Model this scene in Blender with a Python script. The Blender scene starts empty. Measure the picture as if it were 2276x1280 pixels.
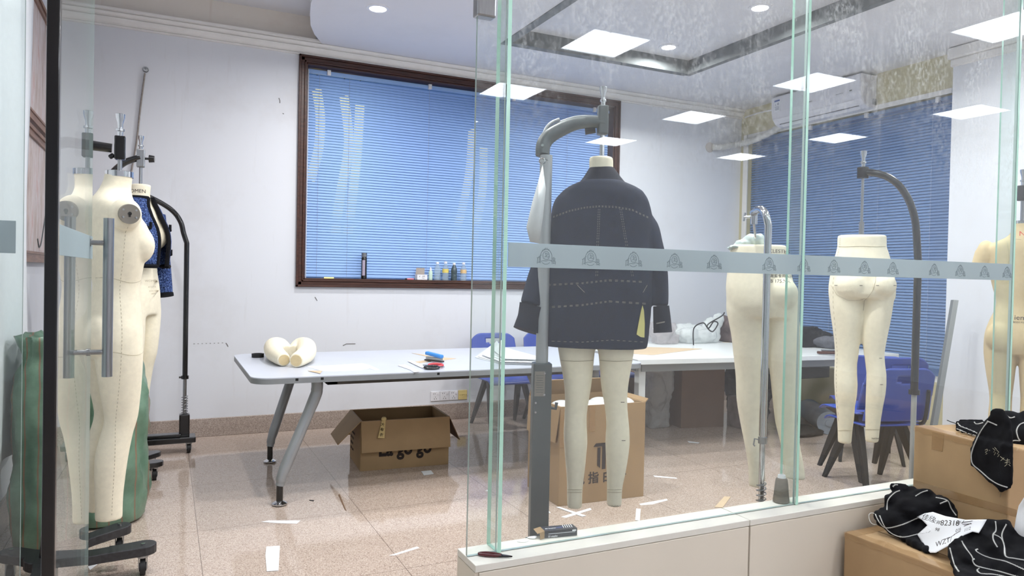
import bpy, bmesh, math, random
from math import sin, cos, tan, pi, radians, sqrt, atan2, hypot, floor, exp
from mathutils import Vector, Matrix, noise
from mathutils.bvhtree import BVHTree

SC = bpy.context.scene
COL = SC.collection
# ------------------------------------------------------------------ camera
F_PX, YAW, PITCH, ROLL = 1606.1, radians(25.567), radians(0.92), radians(1.198)
PW, PH, EYE = 2276, 1280, 1.32
FWD = Vector((sin(YAW)*cos(PITCH), cos(YAW)*cos(PITCH), -sin(PITCH)))
_r = Vector((cos(YAW), -sin(YAW), 0)); _u = _r.cross(FWD)
RGT = _r*cos(ROLL) + _u*sin(ROLL)
UPV = -_r*sin(ROLL) + _u*cos(ROLL)
EYEV = Vector((0, 0, EYE))
cam = bpy.data.objects.new('camera', bpy.data.cameras.new('camera'))
COL.objects.link(cam)
cam.data.sensor_width = 36
cam.data.lens = 36*F_PX/PW
cam.data.clip_start = 0.02
M3 = Matrix((RGT, UPV, -FWD)).transposed()
cam.matrix_world = Matrix.Translation(EYEV) @ M3.to_4x4()
SC.camera = cam
# ------------------------------------------------------------------ world, exposure
w = bpy.data.worlds.new('dusk'); SC.world = w; w.use_nodes = True
bg = w.node_tree.nodes['Background']
bg.inputs[0].default_value = (0.10, 0.2, 0.5, 1); bg.inputs[1].default_value = 0.5
SC.view_settings.view_transform = 'Standard'
SC.view_settings.look = 'None'
SC.view_settings.gamma = 1
SC.view_settings.use_curve_mapping = False
SC.view_settings.exposure = 0.2
PANEL_STRENGTH = 19.0      # the LED panels of the outer hall
DOWN_WATTS = 20.0         # each recessed downlight of the fitting room
# ------------------------------------------------------------------ measuring
def ray(px, py):
    return FWD + RGT*((px-PW/2)/F_PX) - UPV*((py-PH/2)/F_PX)
def PZ(px, py, z=0.0):
    d = ray(px, py); return EYEV + d*((z-EYE)/d.z)
def PY(px, py, y):
    d = ray(px, py); return EYEV + d*(y/d.y)
def PX(px, py, x):
    d = ray(px, py); return EYEV + d*(x/d.x)
def PD(px, py, dist):
    d = ray(px, py); return EYEV + d*(dist/hypot(d.x, d.y))
# ------------------------------------------------------------------ mesh builder
class MB:
    def __init__(s): s.v = []; s.f = []; s.m = []
    def add(s, vs, fs, mi=0):
        o = len(s.v); s.v += [Vector(p) for p in vs]
        for f in fs: s.f.append([i+o for i in f]); s.m.append(mi)
        return s
    def merge(s, o, mi=None):
        n = len(s.v); s.v += o.v
        for f, m in zip(o.f, o.m): s.f.append([i+n for i in f]); s.m.append(m if mi is None else mi)
        return s
    def xf(s, mat):
        s.v = [mat @ p for p in s.v]; return s
    def box(s, lo, hi, mi=0, edge=None):
        x0, y0, z0 = lo; x1, y1, z1 = hi
        vs = [(x0,y0,z0),(x1,y0,z0),(x1,y1,z0),(x0,y1,z0),(x0,y0,z1),(x1,y0,z1),(x1,y1,z1),(x0,y1,z1)]
        fs = [(0,3,2,1),(4,5,6,7),(0,1,5,4),(1,2,6,5),(2,3,7,6),(3,0,4,7)]
        if edge is None: return s.add(vs, fs, mi)
        ax = edge
        dims = {0: (3, 5), 1: (2, 4), 2: (0, 1)}[ax]     # the two big faces perpendicular to axis ax
        for i, f in enumerate(fs):
            s.add(vs, [f], 0 if i in dims else 1)
        return s
    def cbox(s, c, size, mat=None, mi=0):
        x, y, z = [q/2 for q in size]
        b = MB().box((-x,-y,-z), (x,y,z), mi)
        if mat is not None: b.xf(mat.to_4x4())
        return s.merge(b.xf(Matrix.Translation(Vector(c))))
    def cyl(s, p0, p1, r0, r1=None, n=16, mi=0, caps=True):
        p0, p1 = Vector(p0), Vector(p1); r1 = r0 if r1 is None else r1
        return s.tube([p0, p1], [r0, r1], n, mi=mi, caps=caps)
    def tube(s, pts, r, n=10, mi=0, caps=True, closed=False, flat=1.0, up=None):
        pts = [Vector(p) for p in pts]; k = len(pts)
        rs = r if isinstance(r, (list, tuple)) else [r]*k
        T = []
        for i in range(k):
            a = pts[(i-1) % k] if (closed or i) else pts[0]
            b = pts[(i+1) % k] if (closed or i < k-1) else pts[-1]
            t = b-a
            T.append(t.normalized() if t.length > 1e-9 else Vector((0,0,1)))
        u = Vector(up) if up else (Vector((0,0,1)) if abs(T[0].z) < .9 else Vector((1,0,0)))
        rings = []
        for i in range(k):
            u = u - T[i]*u.dot(T[i])
            if u.length < 1e-6: u = T[i].orthogonal()
            u.normalize(); b = T[i].cross(u)
            rings.append([pts[i] + (u*cos(2*pi*j/n)*flat + b*sin(2*pi*j/n))*rs[i] for j in range(n)])
        return s.loft(rings, caps and not closed, caps and not closed, mi, closed)
    def loft(s, rings, c0=True, c1=True, mi=0, closed=False):
        n = len(rings[0]); k = len(rings); vs = [p for r in rings for p in r]; fs = []
        for i in range(k if closed else k-1):
            a, b = i*n, ((i+1) % k)*n
            for j in range(n):
                q = (j+1) % n; fs.append((a+j, a+q, b+q, b+j))
        if c0: fs.append(tuple(range(n-1, -1, -1)))
        if c1: fs.append(tuple((k-1)*n+j for j in range(n)))
        return s.add(vs, fs, mi)
    def lathe(s, prof, c, n=20, mi=0, cap=True):
        c = Vector(c)
        return s.loft([[c + Vector((r*cos(2*pi*j/n), r*sin(2*pi*j/n), z)) for j in range(n)] for r, z in prof], cap, cap, mi)
    def ell(s, c, r, mat=None, n=16, mi=0):
        rings = []
        for i in range(1, n//2):
            t = pi*i/(n//2)
            rings.append([Vector((r[0]*sin(t)*cos(2*pi*j/n), r[1]*sin(t)*sin(2*pi*j/n), -r[2]*cos(t))) for j in range(n)])
        b = MB().loft(rings, False, False)
        k = len(b.v); b.v += [Vector((0,0,-r[2])), Vector((0,0,r[2]))]
        for j in range(n):
            q = (j+1) % n
            b.f += [[k, q, j], [k+1, k-n+j, k-n+q]]; b.m += [0, 0]
        if mat is not None: b.xf(mat.to_4x4())
        return s.merge(b.xf(Matrix.Translation(Vector(c))), mi)
    def prism(s, poly, z0, z1, mat=None, mi=0):
        n = len(poly)
        b = MB().add([(x, y, z0) for x, y in poly]+[(x, y, z1) for x, y in poly],
            [tuple(range(n-1,-1,-1)), tuple(range(n, 2*n))]+[(i, (i+1) % n, n+(i+1) % n, n+i) for i in range(n)], mi)
        if mat is not None: b.xf(mat)
        return s.merge(b)
    def grid(s, fn, nu, nv, mi=0):
        vs = [fn(i/nu, j/nv) for j in range(nv+1) for i in range(nu+1)]
        fs = [(j*(nu+1)+i, j*(nu+1)+i+1, (j+1)*(nu+1)+i+1, (j+1)*(nu+1)+i) for j in range(nv) for i in range(nu)]
        return s.add(vs, fs, mi)
    def bounds(s):
        return (Vector((min(p.x for p in s.v), min(p.y for p in s.v), min(p.z for p in s.v))),
                Vector((max(p.x for p in s.v), max(p.y for p in s.v), max(p.z for p in s.v))))
    def bvh(s): return BVHTree.FromPolygons([tuple(p) for p in s.v], [tuple(f) for f in s.f])

ORI = {}
def obj(name, b, mats, parent=None, smooth=None, bevel=0, solid=0, sub=0, offset=0):
    """link the builder as ONE mesh object; top-level ones get their origin at the base centre"""
    if parent is not None: o0 = ORI[parent.name]
    else:
        lo, hi = b.bounds(); o0 = Vector(((lo.x+hi.x)/2, (lo.y+hi.y)/2, lo.z))
    me = bpy.data.meshes.new(name)
    me.from_pydata([tuple(p-o0) for p in b.v], [], b.f)
    if not isinstance(mats, (list, tuple)): mats = [mats]
    for m in mats: me.materials.append(m)
    if len(mats) > 1:
        for p, mi in zip(me.polygons, b.m): p.material_index = min(mi, len(mats)-1)
    bm = bmesh.new(); bm.from_mesh(me)
    bmesh.ops.recalc_face_normals(bm, faces=bm.faces); bm.to_mesh(me); bm.free()
    if smooth:
        me.polygons.foreach_set('use_smooth', [True]*len(me.polygons))
        if smooth < 179: me.set_sharp_from_angle(angle=radians(smooth))
    me.update()
    o = bpy.data.objects.new(name, me); COL.objects.link(o)
    if parent is not None: o.parent = parent
    else: o.location = o0
    ORI[o.name] = o0
    if solid:
        md = o.modifiers.new('solid', 'SOLIDIFY'); md.thickness = solid; md.offset = offset
    if sub:
        md = o.modifiers.new('sub', 'SUBSURF'); md.levels = sub; md.render_levels = sub
    if bevel:
        md = o.modifiers.new('bevel', 'BEVEL'); md.width = bevel; md.segments = 2; md.limit_method = 'ANGLE'; md.angle_limit = radians(40)
    return o
def thing(name, label, cat, loc, group=None):
    o = bpy.data.objects.new(name, None); COL.objects.link(o); o.location = loc
    o.empty_display_size = 0.1
    ORI[o.name] = Vector(loc)
    return tag(o, label, cat, group)
def tag(o, label, cat, group=None, kind=None):
    o['label'] = label; o['category'] = cat
    if group: o['group'] = group
    if kind: o['kind'] = kind
    return o
def struct(name, b, mats, parent=None, label=None, **k):
    o = obj(name, b, mats, parent, **k)
    if parent is None: o['kind'] = 'structure'
    if label: o['label'] = label
    return o
def plabel(o, t): o['label'] = t; return o
def copy_tree(o, parent=None):
    c = o.copy(); COL.objects.link(c)
    if parent is not None: c.parent = parent
    ORI[c.name] = ORI[o.name]
    for ch in list(o.children): copy_tree(ch, c)
    return c
def voxel(b, size=0.008, smooth=6):
    """fuse overlapping closed shapes into one continuous skin"""
    me = bpy.data.meshes.new('tmp'); me.from_pydata([tuple(p) for p in b.v], [], b.f)
    bm = bmesh.new(); bm.from_mesh(me); bmesh.ops.recalc_face_normals(bm, faces=bm.faces); bm.to_mesh(me); bm.free()
    o = bpy.data.objects.new('tmp', me); COL.objects.link(o)
    md = o.modifiers.new('r', 'REMESH'); md.mode = 'VOXEL'; md.voxel_size = size
    if smooth:
        md = o.modifiers.new('s', 'SMOOTH'); md.iterations = smooth; md.factor = 0.5
    dg = bpy.context.evaluated_depsgraph_get(); dg.update()
    ev = o.evaluated_get(dg); m2 = ev.to_mesh()
    r = MB().add([v.co.copy() for v in m2.vertices], [tuple(p.vertices) for p in m2.polygons])
    ev.to_mesh_clear(); bpy.data.objects.remove(o); bpy.data.meshes.remove(me)
    return r
def catmull(pts, n=8, closed=False):
    pts = [Vector(p) for p in pts]; k = len(pts); out = []
    for i in range(k if closed else k-1):
        g = lambda j: pts[j % k] if closed else pts[max(0, min(k-1, j))]
        a, b, c, d = g(i-1), g(i), g(i+1), g(i+2)
        for q in range(n):
            t = q/n
            out.append(0.5*((2*b)+(c-a)*t+(2*a-5*b+4*c-d)*t*t+(3*b-a-3*c+d)*t**3))
    if not closed: out.append(pts[-1].copy())
    return out
def lerp_rows(rows, step):
    """resample rows of numbers (first column is the key) by a smooth curve"""
    out = []
    for i in range(len(rows)-1):
        g = lambda j: rows[max(0, min(len(rows)-1, j))]
        a, b, c, d = g(i-1), g(i), g(i+1), g(i+2)
        n = max(1, int(abs(c[0]-b[0])/step))
        for q in range(n):
            t = q/n
            out.append([0.5*((2*b[k])+(c[k]-a[k])*t+(2*a[k]-5*b[k]+4*c[k]-d[k])*t*t+(3*b[k]-a[k]-3*c[k]+d[k])*t**3) for k in range(len(b))])
    out.append(list(rows[-1])); return out
_txt = {}
def text_mb(body, size, depth=0.0006, align='CENTER', shear=0, bold=0):
    cu = bpy.data.curves.new('t', 'FONT'); cu.body = body; cu.size = size; cu.align_x = align; cu.align_y = 'CENTER'
    cu.extrude = depth; cu.shear = shear; cu.resolution_u = 3; cu.offset = bold
    o = bpy.data.objects.new('t', cu); COL.objects.link(o)
    dg = bpy.context.evaluated_depsgraph_get(); dg.update()
    me = bpy.data.meshes.new_from_object(o.evaluated_get(dg))
    r = MB().add([v.co.copy() for v in me.vertices], [tuple(p.vertices) for p in me.polygons])
    bpy.data.objects.remove(o); bpy.data.curves.remove(cu); bpy.data.meshes.remove(me)
    return r
def frame(o, x, y):
    """matrix whose local x,y lie along the given directions"""
    x = Vector(x).normalized(); y = Vector(y); y = (y-x*y.dot(x)).normalized(); z = x.cross(y)
    m = Matrix((x, y, z)).transposed().to_4x4(); m.translation = Vector(o); return m
# ------------------------------------------------------------------ materials
def lin(c):
    return tuple(((q/255)/12.92 if q/255 <= .04045 else ((q/255+.055)/1.055)**2.4) for q in c)+(1,)
class NT:
    def __init__(s, name):
        s.m = bpy.data.materials.new(name); s.m.use_nodes = True; s.t = s.m.node_tree; s.t.nodes.clear()
        s.out = s.n('ShaderNodeOutputMaterial')
    def n(s, ty, **k):
        nd = s.t.nodes.new(ty)
        for a, b in k.items(): setattr(nd, a, b)
        return nd
    def l(s, a, b): s.t.links.new(a, b)
    def math(s, op, a, b=None, c=None):
        nd = s.n('ShaderNodeMath', operation=op)
        for i, q in enumerate((a, b, c)):
            if q is None: continue
            if isinstance(q, (int, float)): nd.inputs[i].default_value = q
            else: s.l(q, nd.inputs[i])
        return nd.outputs[0]
    def mix(s, fac, a, b):
        nd = s.n('ShaderNodeMix', data_type='RGBA')
        for sock, q in ((nd.inputs[0], fac), (nd.inputs[6], a), (nd.inputs[7], b)):
            if isinstance(q, (int, float)): sock.default_value = q
            elif isinstance(q, tuple): sock.default_value = q
            else: s.l(q, sock)
        return nd.outputs[2]
    def coord(s, scale=(1,1,1), rot=(0,0,0)):
        tc = s.n('ShaderNodeTexCoord'); mp = s.n('ShaderNodeMapping')
        mp.inputs['Scale'].default_value = scale; mp.inputs['Rotation'].default_value = rot
        s.l(tc.outputs['Object'], mp.inputs[0]); return mp.outputs[0]
    def noise(s, vec, scale, detail=3, rough=.55):
        nd = s.n('ShaderNodeTexNoise'); nd.inputs['Scale'].default_value = scale
        nd.inputs['Detail'].default_value = detail; nd.inputs['Roughness'].default_value = rough
        s.l(vec, nd.inputs['Vector']); return nd.outputs[0]
    def ramp(s, fac, *stops):
        nd = s.n('ShaderNodeValToRGB'); e = nd.color_ramp.elements
        while len(e) < len(stops): e.new(.5)
        for el, (p, c) in zip(e, stops): el.position = p; el.color = c
        s.l(fac, nd.inputs[0]); return nd.outputs[0]
    def bump(s, h, strength, dist=.002):
        nd = s.n('ShaderNodeBump'); nd.inputs['Strength'].default_value = strength; nd.inputs['Distance'].default_value = dist
        s.l(h, nd.inputs['Height']); return nd.outputs[0]
    def pbr(s, col, rough=.5, metal=0, normal=None, spec=None, alpha=None, coat=None):
        p = s.n('ShaderNodeBsdfPrincipled')
        if isinstance(col, tuple): p.inputs['Base Color'].default_value = col
        else: s.l(col, p.inputs['Base Color'])
        if isinstance(rough, (int, float)): p.inputs['Roughness'].default_value = rough
        else: s.l(rough, p.inputs['Roughness'])
        p.inputs['Metallic'].default_value = metal
        if spec is not None: p.inputs['Specular IOR Level'].default_value = spec
        if normal is not None: s.l(normal, p.inputs['Normal'])
        if alpha is not None: p.inputs['Alpha'].default_value = alpha
        if coat: p.inputs['Coat Weight'].default_value = coat; p.inputs['Coat Roughness'].default_value = .08
        return p.outputs[0]
    def done(s, sh): s.l(sh, s.out.inputs[0]); return s.m
WHITE1, BLACK1 = (1,1,1,1), (0,0,0,1)
def simple(name, c, rough=.5, metal=0, var=0, vs=8, bump=0, bs=60, spec=None, coat=None, stretch=(1,1,1), alpha=None):
    k = NT(name); col = lin(c); nrm = None
    vec = k.coord(stretch)
    if var:
        f = k.noise(vec, vs, 4)
        lo = tuple(max(0, q*(1-var)) for q in col[:3])+(1,); hi = tuple(min(1, q*(1+var)) for q in col[:3])+(1,)
        colr = k.ramp(f, (.3, lo), (.7, hi))
    else: colr = col
    if bump: nrm = k.bump(k.noise(vec, bs, 3), bump)
    return k.done(k.pbr(colr, rough, metal, nrm, spec, alpha, coat))
def emit(name, c, strength):
    k = NT(name); e = k.n('ShaderNodeEmission'); e.inputs[0].default_value = lin(c); e.inputs[1].default_value = strength
    return k.done(e.outputs[0])
def glass(name, tint, dirt=0.02, film=False):
    k = NT(name)
    g = k.n('ShaderNodeNewGeometry'); d = k.n('ShaderNodeVectorMath', operation='DOT_PRODUCT')
    k.l(g.outputs['Incoming'], d.inputs[0]); k.l(g.outputs['Normal'], d.inputs[1])
    c = k.math('ABSOLUTE', d.outputs['Value']); f = k.math('POWER', k.math('SUBTRACT', 1.0, c), 5.0)
    fr = k.math('ADD', k.math('MULTIPLY', f, .96), .04)
    t = k.n('ShaderNodeBsdfTransparent'); t.inputs[0].default_value = tint
    gl = k.n('ShaderNodeBsdfGlossy'); gl.inputs['Roughness'].default_value = 0.0
    mx = k.n('ShaderNodeMixShader'); k.l(fr, mx.inputs[0]); k.l(t.outputs[0], mx.inputs[1]); k.l(gl.outputs[0], mx.inputs[2])
    df = k.n('ShaderNodeBsdfDiffuse'); df.inputs[0].default_value = (.85,.87,.87,1)
    if film:                                         # dried wash marks high on the panes
        tc = k.n('ShaderNodeTexCoord')
        def nz(scale, sx, detail):
            mp = k.n('ShaderNodeMapping'); mp.inputs['Scale'].default_value = sx; k.l(tc.outputs['Object'], mp.inputs[0])
            return k.noise(mp.outputs[0], scale, detail, .65)
        a = k.ramp(nz(58, (1.0,1,.7), 7), (.47, BLACK1), (.62, WHITE1))
        b = k.ramp(nz(3, (1,1,.6), 3), (.40, BLACK1), (.62, WHITE1))
        st = k.ramp(nz(9, (2.2,1,.10), 5), (.56, BLACK1), (.75, WHITE1))
        sp = k.n('ShaderNodeSeparateXYZ'); k.l(tc.outputs['Object'], sp.inputs[0])
        zz = k.n('ShaderNodeMapRange', interpolation_type='SMOOTHSTEP'); k.l(sp.outputs['Z'], zz.inputs[0])
        zz.inputs[1].default_value = 1.25; zz.inputs[2].default_value = 1.75
        q = k.math('MULTIPLY', k.math('MULTIPLY', a, b), .24)
        q = k.math('ADD', q, k.math('MULTIPLY', st, .10))
        q = k.math('ADD', k.math('MULTIPLY', q, zz.outputs[0]), dirt)
    else: q = dirt
    m2 = k.n('ShaderNodeMixShader')
    if isinstance(q, float): m2.inputs[0].default_value = q
    else: k.l(q, m2.inputs[0])
    k.l(mx.outputs[0], m2.inputs[1]); k.l(df.outputs[0], m2.inputs[2])
    return k.done(m2.outputs[0])
def floor_mat():
    k = NT('terrazzo'); v = k.coord()
    vo = k.n('ShaderNodeTexVoronoi'); vo.inputs['Scale'].default_value = 300; k.l(v, vo.inputs['Vector'])
    sep = k.n('ShaderNodeSeparateColor'); k.l(vo.outputs['Color'], sep.inputs[0])
    c = k.ramp(sep.outputs[0], (0, lin((118,103,95))), (.16, lin((160,144,132))), (.45, lin((188,171,158))), (.75, lin((200,185,172))), (1, lin((216,204,194))))
    big = k.noise(v, 2.2, 4)
    c = k.mix(k.math('MULTIPLY', big, .35), c, lin((196,174,160)))
    tc = k.n('ShaderNodeTexCoord'); s = k.n('ShaderNodeSeparateXYZ'); k.l(tc.outputs['Object'], s.inputs[0])
    def joint(sock, off, w):
        t = k.math('FRACT', k.math('DIVIDE', k.math('ADD', sock, off), w))
        return k.math('LESS_THAN', k.math('ABSOLUTE', k.math('SUBTRACT', t, .5)), .0019)
    j = k.math('MAXIMUM', joint(s.outputs[0], FLX, .828), joint(s.outputs[1], FLY, .85))
    c = k.mix(k.math('MULTIPLY', j, .75), c, lin((92,78,70)))
    r = k.math('ADD', k.math('MULTIPLY', k.noise(v, 6, 4), .06), .04)
    return k.done(k.pbr(c, r, 0, None, .5))
def wall_mat(name, c, dirt=(200,196,190), amt=.5):
    k = NT(name); v = k.coord()
    f = k.ramp(k.noise(v, 1.4, 6, .65), (.52, BLACK1), (.80, WHITE1))
    f2 = k.ramp(k.noise(k.coord((5,5,.6)), 3, 5, .6), (.60, BLACK1), (.85, WHITE1))
    fac = k.math('MULTIPLY', k.math('MAXIMUM', f, f2), amt)
    n = k.bump(k.noise(v, 90, 3), .08)
    return k.done(k.pbr(k.mix(fac, lin(c), lin(dirt)), .75, 0, n, .3))
def wood_mat(name, a, b, scale=(1,14,14)):
    k = NT(name); v = k.coord(scale)
    f = k.noise(v, 5, 5, .6)
    return k.done(k.pbr(k.ramp(f, (.3, lin(a)), (.7, lin(b))), .38, 0, k.bump(f, .1)))
def granite_mat(name, cs, scale=210):
    k = NT(name); v = k.coord()
    vo = k.n('ShaderNodeTexVoronoi'); vo.inputs['Scale'].default_value = scale; k.l(v, vo.inputs['Vector'])
    sep = k.n('ShaderNodeSeparateColor'); k.l(vo.outputs['Color'], sep.inputs[0])
    c = k.ramp(sep.outputs[0], *[(i/(len(cs)-1), lin(q)) for i, q in enumerate(cs)])
    return k.done(k.pbr(c, .3))
def cloth_mat(name, c, weave=900, rough=.85, var=.12, bump=.25):
    k = NT(name); v = k.coord()
    wv = k.n('ShaderNodeTexWave', wave_type='BANDS', bands_direction='DIAGONAL'); wv.inputs['Scale'].default_value = weave/6
    wv.inputs['Distortion'].default_value = 1.5; k.l(v, wv.inputs['Vector'])
    f = k.noise(v, 40, 4, .7); col = lin(c)
    lo = tuple(q*(1-var) for q in col[:3])+(1,); hi = tuple(min(1, q*(1+var)) for q in col[:3])+(1,)
    return k.done(k.pbr(k.ramp(f, (.3, lo), (.7, hi)), rough, 0, k.bump(k.math('ADD', wv.outputs['Fac'], k.noise(v, 25, 4)), bump, .0015), .25))
def tweed_mat():
    k = NT('blue_tweed'); v = k.coord((1,1,1.0))
    a = k.noise(v, 150, 2); b = k.noise(k.coord((300,300,40)), 1, 2)
    c = k.ramp(a, (.34, lin((18,23,44))), (.48, lin((46,64,112))), (.62, lin((84,108,162))), (.78, lin((170,184,212))))
    return k.done(k.pbr(c, .9, 0, k.bump(k.math('ADD', a, b), .6, .004), .2))
def woven_mat():
    k = NT('green_woven'); v = k.coord()
    w1 = k.n('ShaderNodeTexWave', bands_direction='Z'); w1.inputs['Scale'].default_value = 60; k.l(v, w1.inputs['Vector'])
    w2 = k.n('ShaderNodeTexWave', bands_direction='X'); w2.inputs['Scale'].default_value = 60; k.l(v, w2.inputs['Vector'])
    h = k.math('MULTIPLY', w1.outputs['Fac'], w2.outputs['Fac'])
    w3 = k.n('ShaderNodeTexWave', bands_direction='X'); w3.inputs['Scale'].default_value = 5.5; w3.inputs['Distortion'].default_value = 1.2; k.l(v, w3.inputs['Vector'])
    st = k.ramp(w3.outputs['Fac'], (.955, BLACK1), (.985, WHITE1))
    c = k.ramp(k.noise(v, 9, 4), (.3, lin((84,116,96))), (.7, lin((118,150,128))))
    c = k.mix(k.math('MULTIPLY', st, .7), c, lin((150,98,78)))
    return k.done(k.pbr(c, .32, 0, k.bump(h, .35, .002), .6))
def carton_mat(name, c, var=.08):
    k = NT(name); f = k.noise(k.coord((1,1,1)), 4, 5, .6); g = k.noise(k.coord((2,2,90)), 3, 2)
    col = lin(c); lo = tuple(q*(1-var) for q in col[:3])+(1,); hi = tuple(min(1, q*(1+var)) for q in col[:3])+(1,)
    return k.done(k.pbr(k.ramp(f, (.3, lo), (.7, hi)), .62, 0, k.bump(g, .05), .3))
def plastic_film(name, c, a):
    k = NT(name); v = k.coord()
    n = k.bump(k.noise(v, 14, 5, .7), 1.0, .02)
    t = k.n('ShaderNodeBsdfTransparent'); p = k.pbr(lin(c), .12, 0, n, .8)
    m = k.n('ShaderNodeMixShader'); m.inputs[0].default_value = a
    k.l(t.outputs[0], m.inputs[1]); k.l(p, m.inputs[2]); return k.done(m.outputs[0])
def frosted_mat():
    k = NT('frosted_film')
    d = k.n('ShaderNodeBsdfDiffuse'); d.inputs[0].default_value = lin((190,202,206))
    t = k.n('ShaderNodeBsdfTranslucent'); t.inputs[0].default_value = lin((205,216,220))
    r = k.n('ShaderNodeBsdfTransparent'); r.inputs[0].default_value = (.9,.93,.93,1)
    a = k.n('ShaderNodeMixShader'); a.inputs[0].default_value = .5; k.l(d.outputs[0], a.inputs[1]); k.l(t.outputs[0], a.inputs[2])
    b = k.n('ShaderNodeMixShader'); b.inputs[0].default_value = .14; k.l(a.outputs[0], b.inputs[1]); k.l(r.outputs[0], b.inputs[2])
    return k.done(b.outputs[0])
def picture_mat():
    k = NT('faded_print'); v = k.coord((.1,4,1))
    c = k.ramp(k.noise(v, 3, 7, .7), (.25, lin((120,96,96))), (.42, lin((186,168,160))), (.55, lin((205,196,196))), (.68, lin((190,150,140))), (.85, lin((150,140,160))))
    return k.done(k.pbr(c, .5))
def metal_var(name, c, rough): return simple(name, c, rough, 1.0)
# joints of the floor tiles: one at x=0.157 and y=3.95 (object origin sits at the floor's centre)
FLOOR_LO, FLOOR_HI = (-2.6, -5.6), (9.2, 6.45)
FLX = (FLOOR_LO[0]+FLOOR_HI[0])/2 - .157 + .414
FLY = (FLOOR_LO[1]+FLOOR_HI[1])/2 - 3.95 + .425

m_floor = floor_mat()
m_wall = wall_mat('white_wall_paint', (224,227,233), (196,192,190), .35)
m_upper = wall_mat('stained_upper_paint', (234,228,220), (206,186,172), .4)
m_ceil = wall_mat('ceiling_paint', (226,226,230), (205,205,205), .3)
m_cream = wall_mat('cream_paint', (206,198,160), (190,180,150), .3)
m_cornice = simple('cornice_plaster', (236,234,231), .6, var=.04)
m_recess = simple('recess_grey', (105,110,112), .7)
m_base = granite_mat('granite_skirting', ((124,110,103),(160,146,136),(178,164,154),(198,186,177)), 330)
m_brown = wood_mat('dark_brown_wood', (44,22,16), (84,50,38), (1,14,14))
m_glass = glass('clear_glass', (.972,.990,.984,1), .022, True)
m_glass_door = glass('door_glass', (.93,.97,.96,1), .03)
m_edge = simple('glass_edge_green', (186,232,212), .18, spec=.8)
m_edge_pale = simple('glass_edge_pale', (170,190,186), .15, spec=.8)
m_frost = frosted_mat()
m_ink = simple('emblem_ink', (124,136,142), .7)
m_black = simple('black_enamel', (14,14,15), .22, spec=.6, coat=.3)
m_blackmat = simple('black_matt', (26,26,28), .6)
m_basewood = wood_mat('black_stained_board', (30,30,33), (52,52,56), (14,1,14))
m_chrome = simple('chrome', (205,207,210), .12, 1)
m_steel = simple('brushed_steel', (160,162,164), .28, 1, var=.1, vs=30, stretch=(20,20,.5))
m_silver = simple('silver_paint', (172,176,178), .4, .35)
m_greysteel = simple('grey_steel_column', (88,95,96), .45, .2, var=.06)
m_canvas = cloth_mat('cream_canvas', (240,232,209), 900, .75, .05, .12)
m_canvas2 = cloth_mat('tan_canvas', (214,194,152), 900, .75, .05, .12)
m_seam = simple('seam_thread', (186,176,150), .8)
m_disc = simple('grey_metal_plate', (150,146,138), .4, .8)
m_denim = cloth_mat('dark_denim', (30,38,58), 1400, .8, .3, .4)
m_denim2 = cloth_mat('dark_denim_trim', (22,27,42), 1400, .8, .2, .3)
m_stitch = simple('tan_topstitch', (150,146,138), .8)
m_tweed = tweed_mat()
m_trim = cloth_mat('black_braid', (16,17,24), 700, .9, .3, .9)
m_woven = woven_mat()
m_table = simple('grey_white_laminate', (194,200,212), .28, var=.03, vs=3)
m_table2 = simple('white_laminate', (226,230,230), .32, var=.03, vs=3)
m_tedge = simple('table_edge_band', (132,136,140), .4, var=.06)
m_tsteel = simple('table_leg_metal', (158,162,166), .35, .45, var=.05)
m_carton = carton_mat('carton_brown', (166,138,102))
m_carton2 = carton_mat('carton_tan', (184,154,116))
m_carton3 = carton_mat('carton_inside', (96,70,48))
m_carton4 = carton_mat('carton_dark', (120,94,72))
m_print = simple('black_print', (40,28,24), .7)
m_tape = simple('clear_packing_tape', (196,160,116), .12, spec=.8, alpha=.5)
m_paper = simple('white_paper', (240,242,246), .6)
m_paper2 = simple('grey_white_paper', (216,220,222), .65, var=.06)
m_kraft = simple('kraft_paper', (202,180,150), .65, var=.05)
m_blue = simple('blue_plastic', (50,76,168), .34, var=.05, spec=.5)
m_blackcloth = cloth_mat('black_stretch_fabric', (17,17,21), 1200, .9, .25, .35)
m_overlock = simple('white_overlock_thread', (214,214,210), .8)
m_white = simple('white_plastic', (232,232,236), .35)
m_ac = simple('ac_white', (224,224,230), .3)
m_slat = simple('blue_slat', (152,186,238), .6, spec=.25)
m_slat_shaded = simple('blue_slat_shaded', (104,134,178), .42, spec=.4)  # same blue slats, colour darkened to stand for the dimmer right wall
m_cord = simple('cord_grey', (150,160,185), .6)
m_panel = emit('led_panel', (240,246,255), PANEL_STRENGTH)
m_down = emit('led_downlight', (250,250,255), 30)
m_lamp = emit('warm_street_light', (255,222,110), 3.5)
m_sheet = cloth_mat('white_cotton_sheet', (214,218,222), 600, .85, .03, .2)
m_knee = simple('beige_panel', (230,222,206), .45, var=.02, vs=2)
m_cap = simple('ledge_cap', (232,230,220), .4, var=.03)
m_print_pic = picture_mat()
m_picframe = wood_mat('brown_moulding', (92,62,50), (150,112,92), (8,1,8))
m_rope = simple('grey_rope', (150,142,136), .9, var=.2, vs=60)
m_film = plastic_film('clear_plastic', (214,220,224), .42)
m_pvc = plastic_film('bottle_plastic', (190,210,220), .35)
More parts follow.
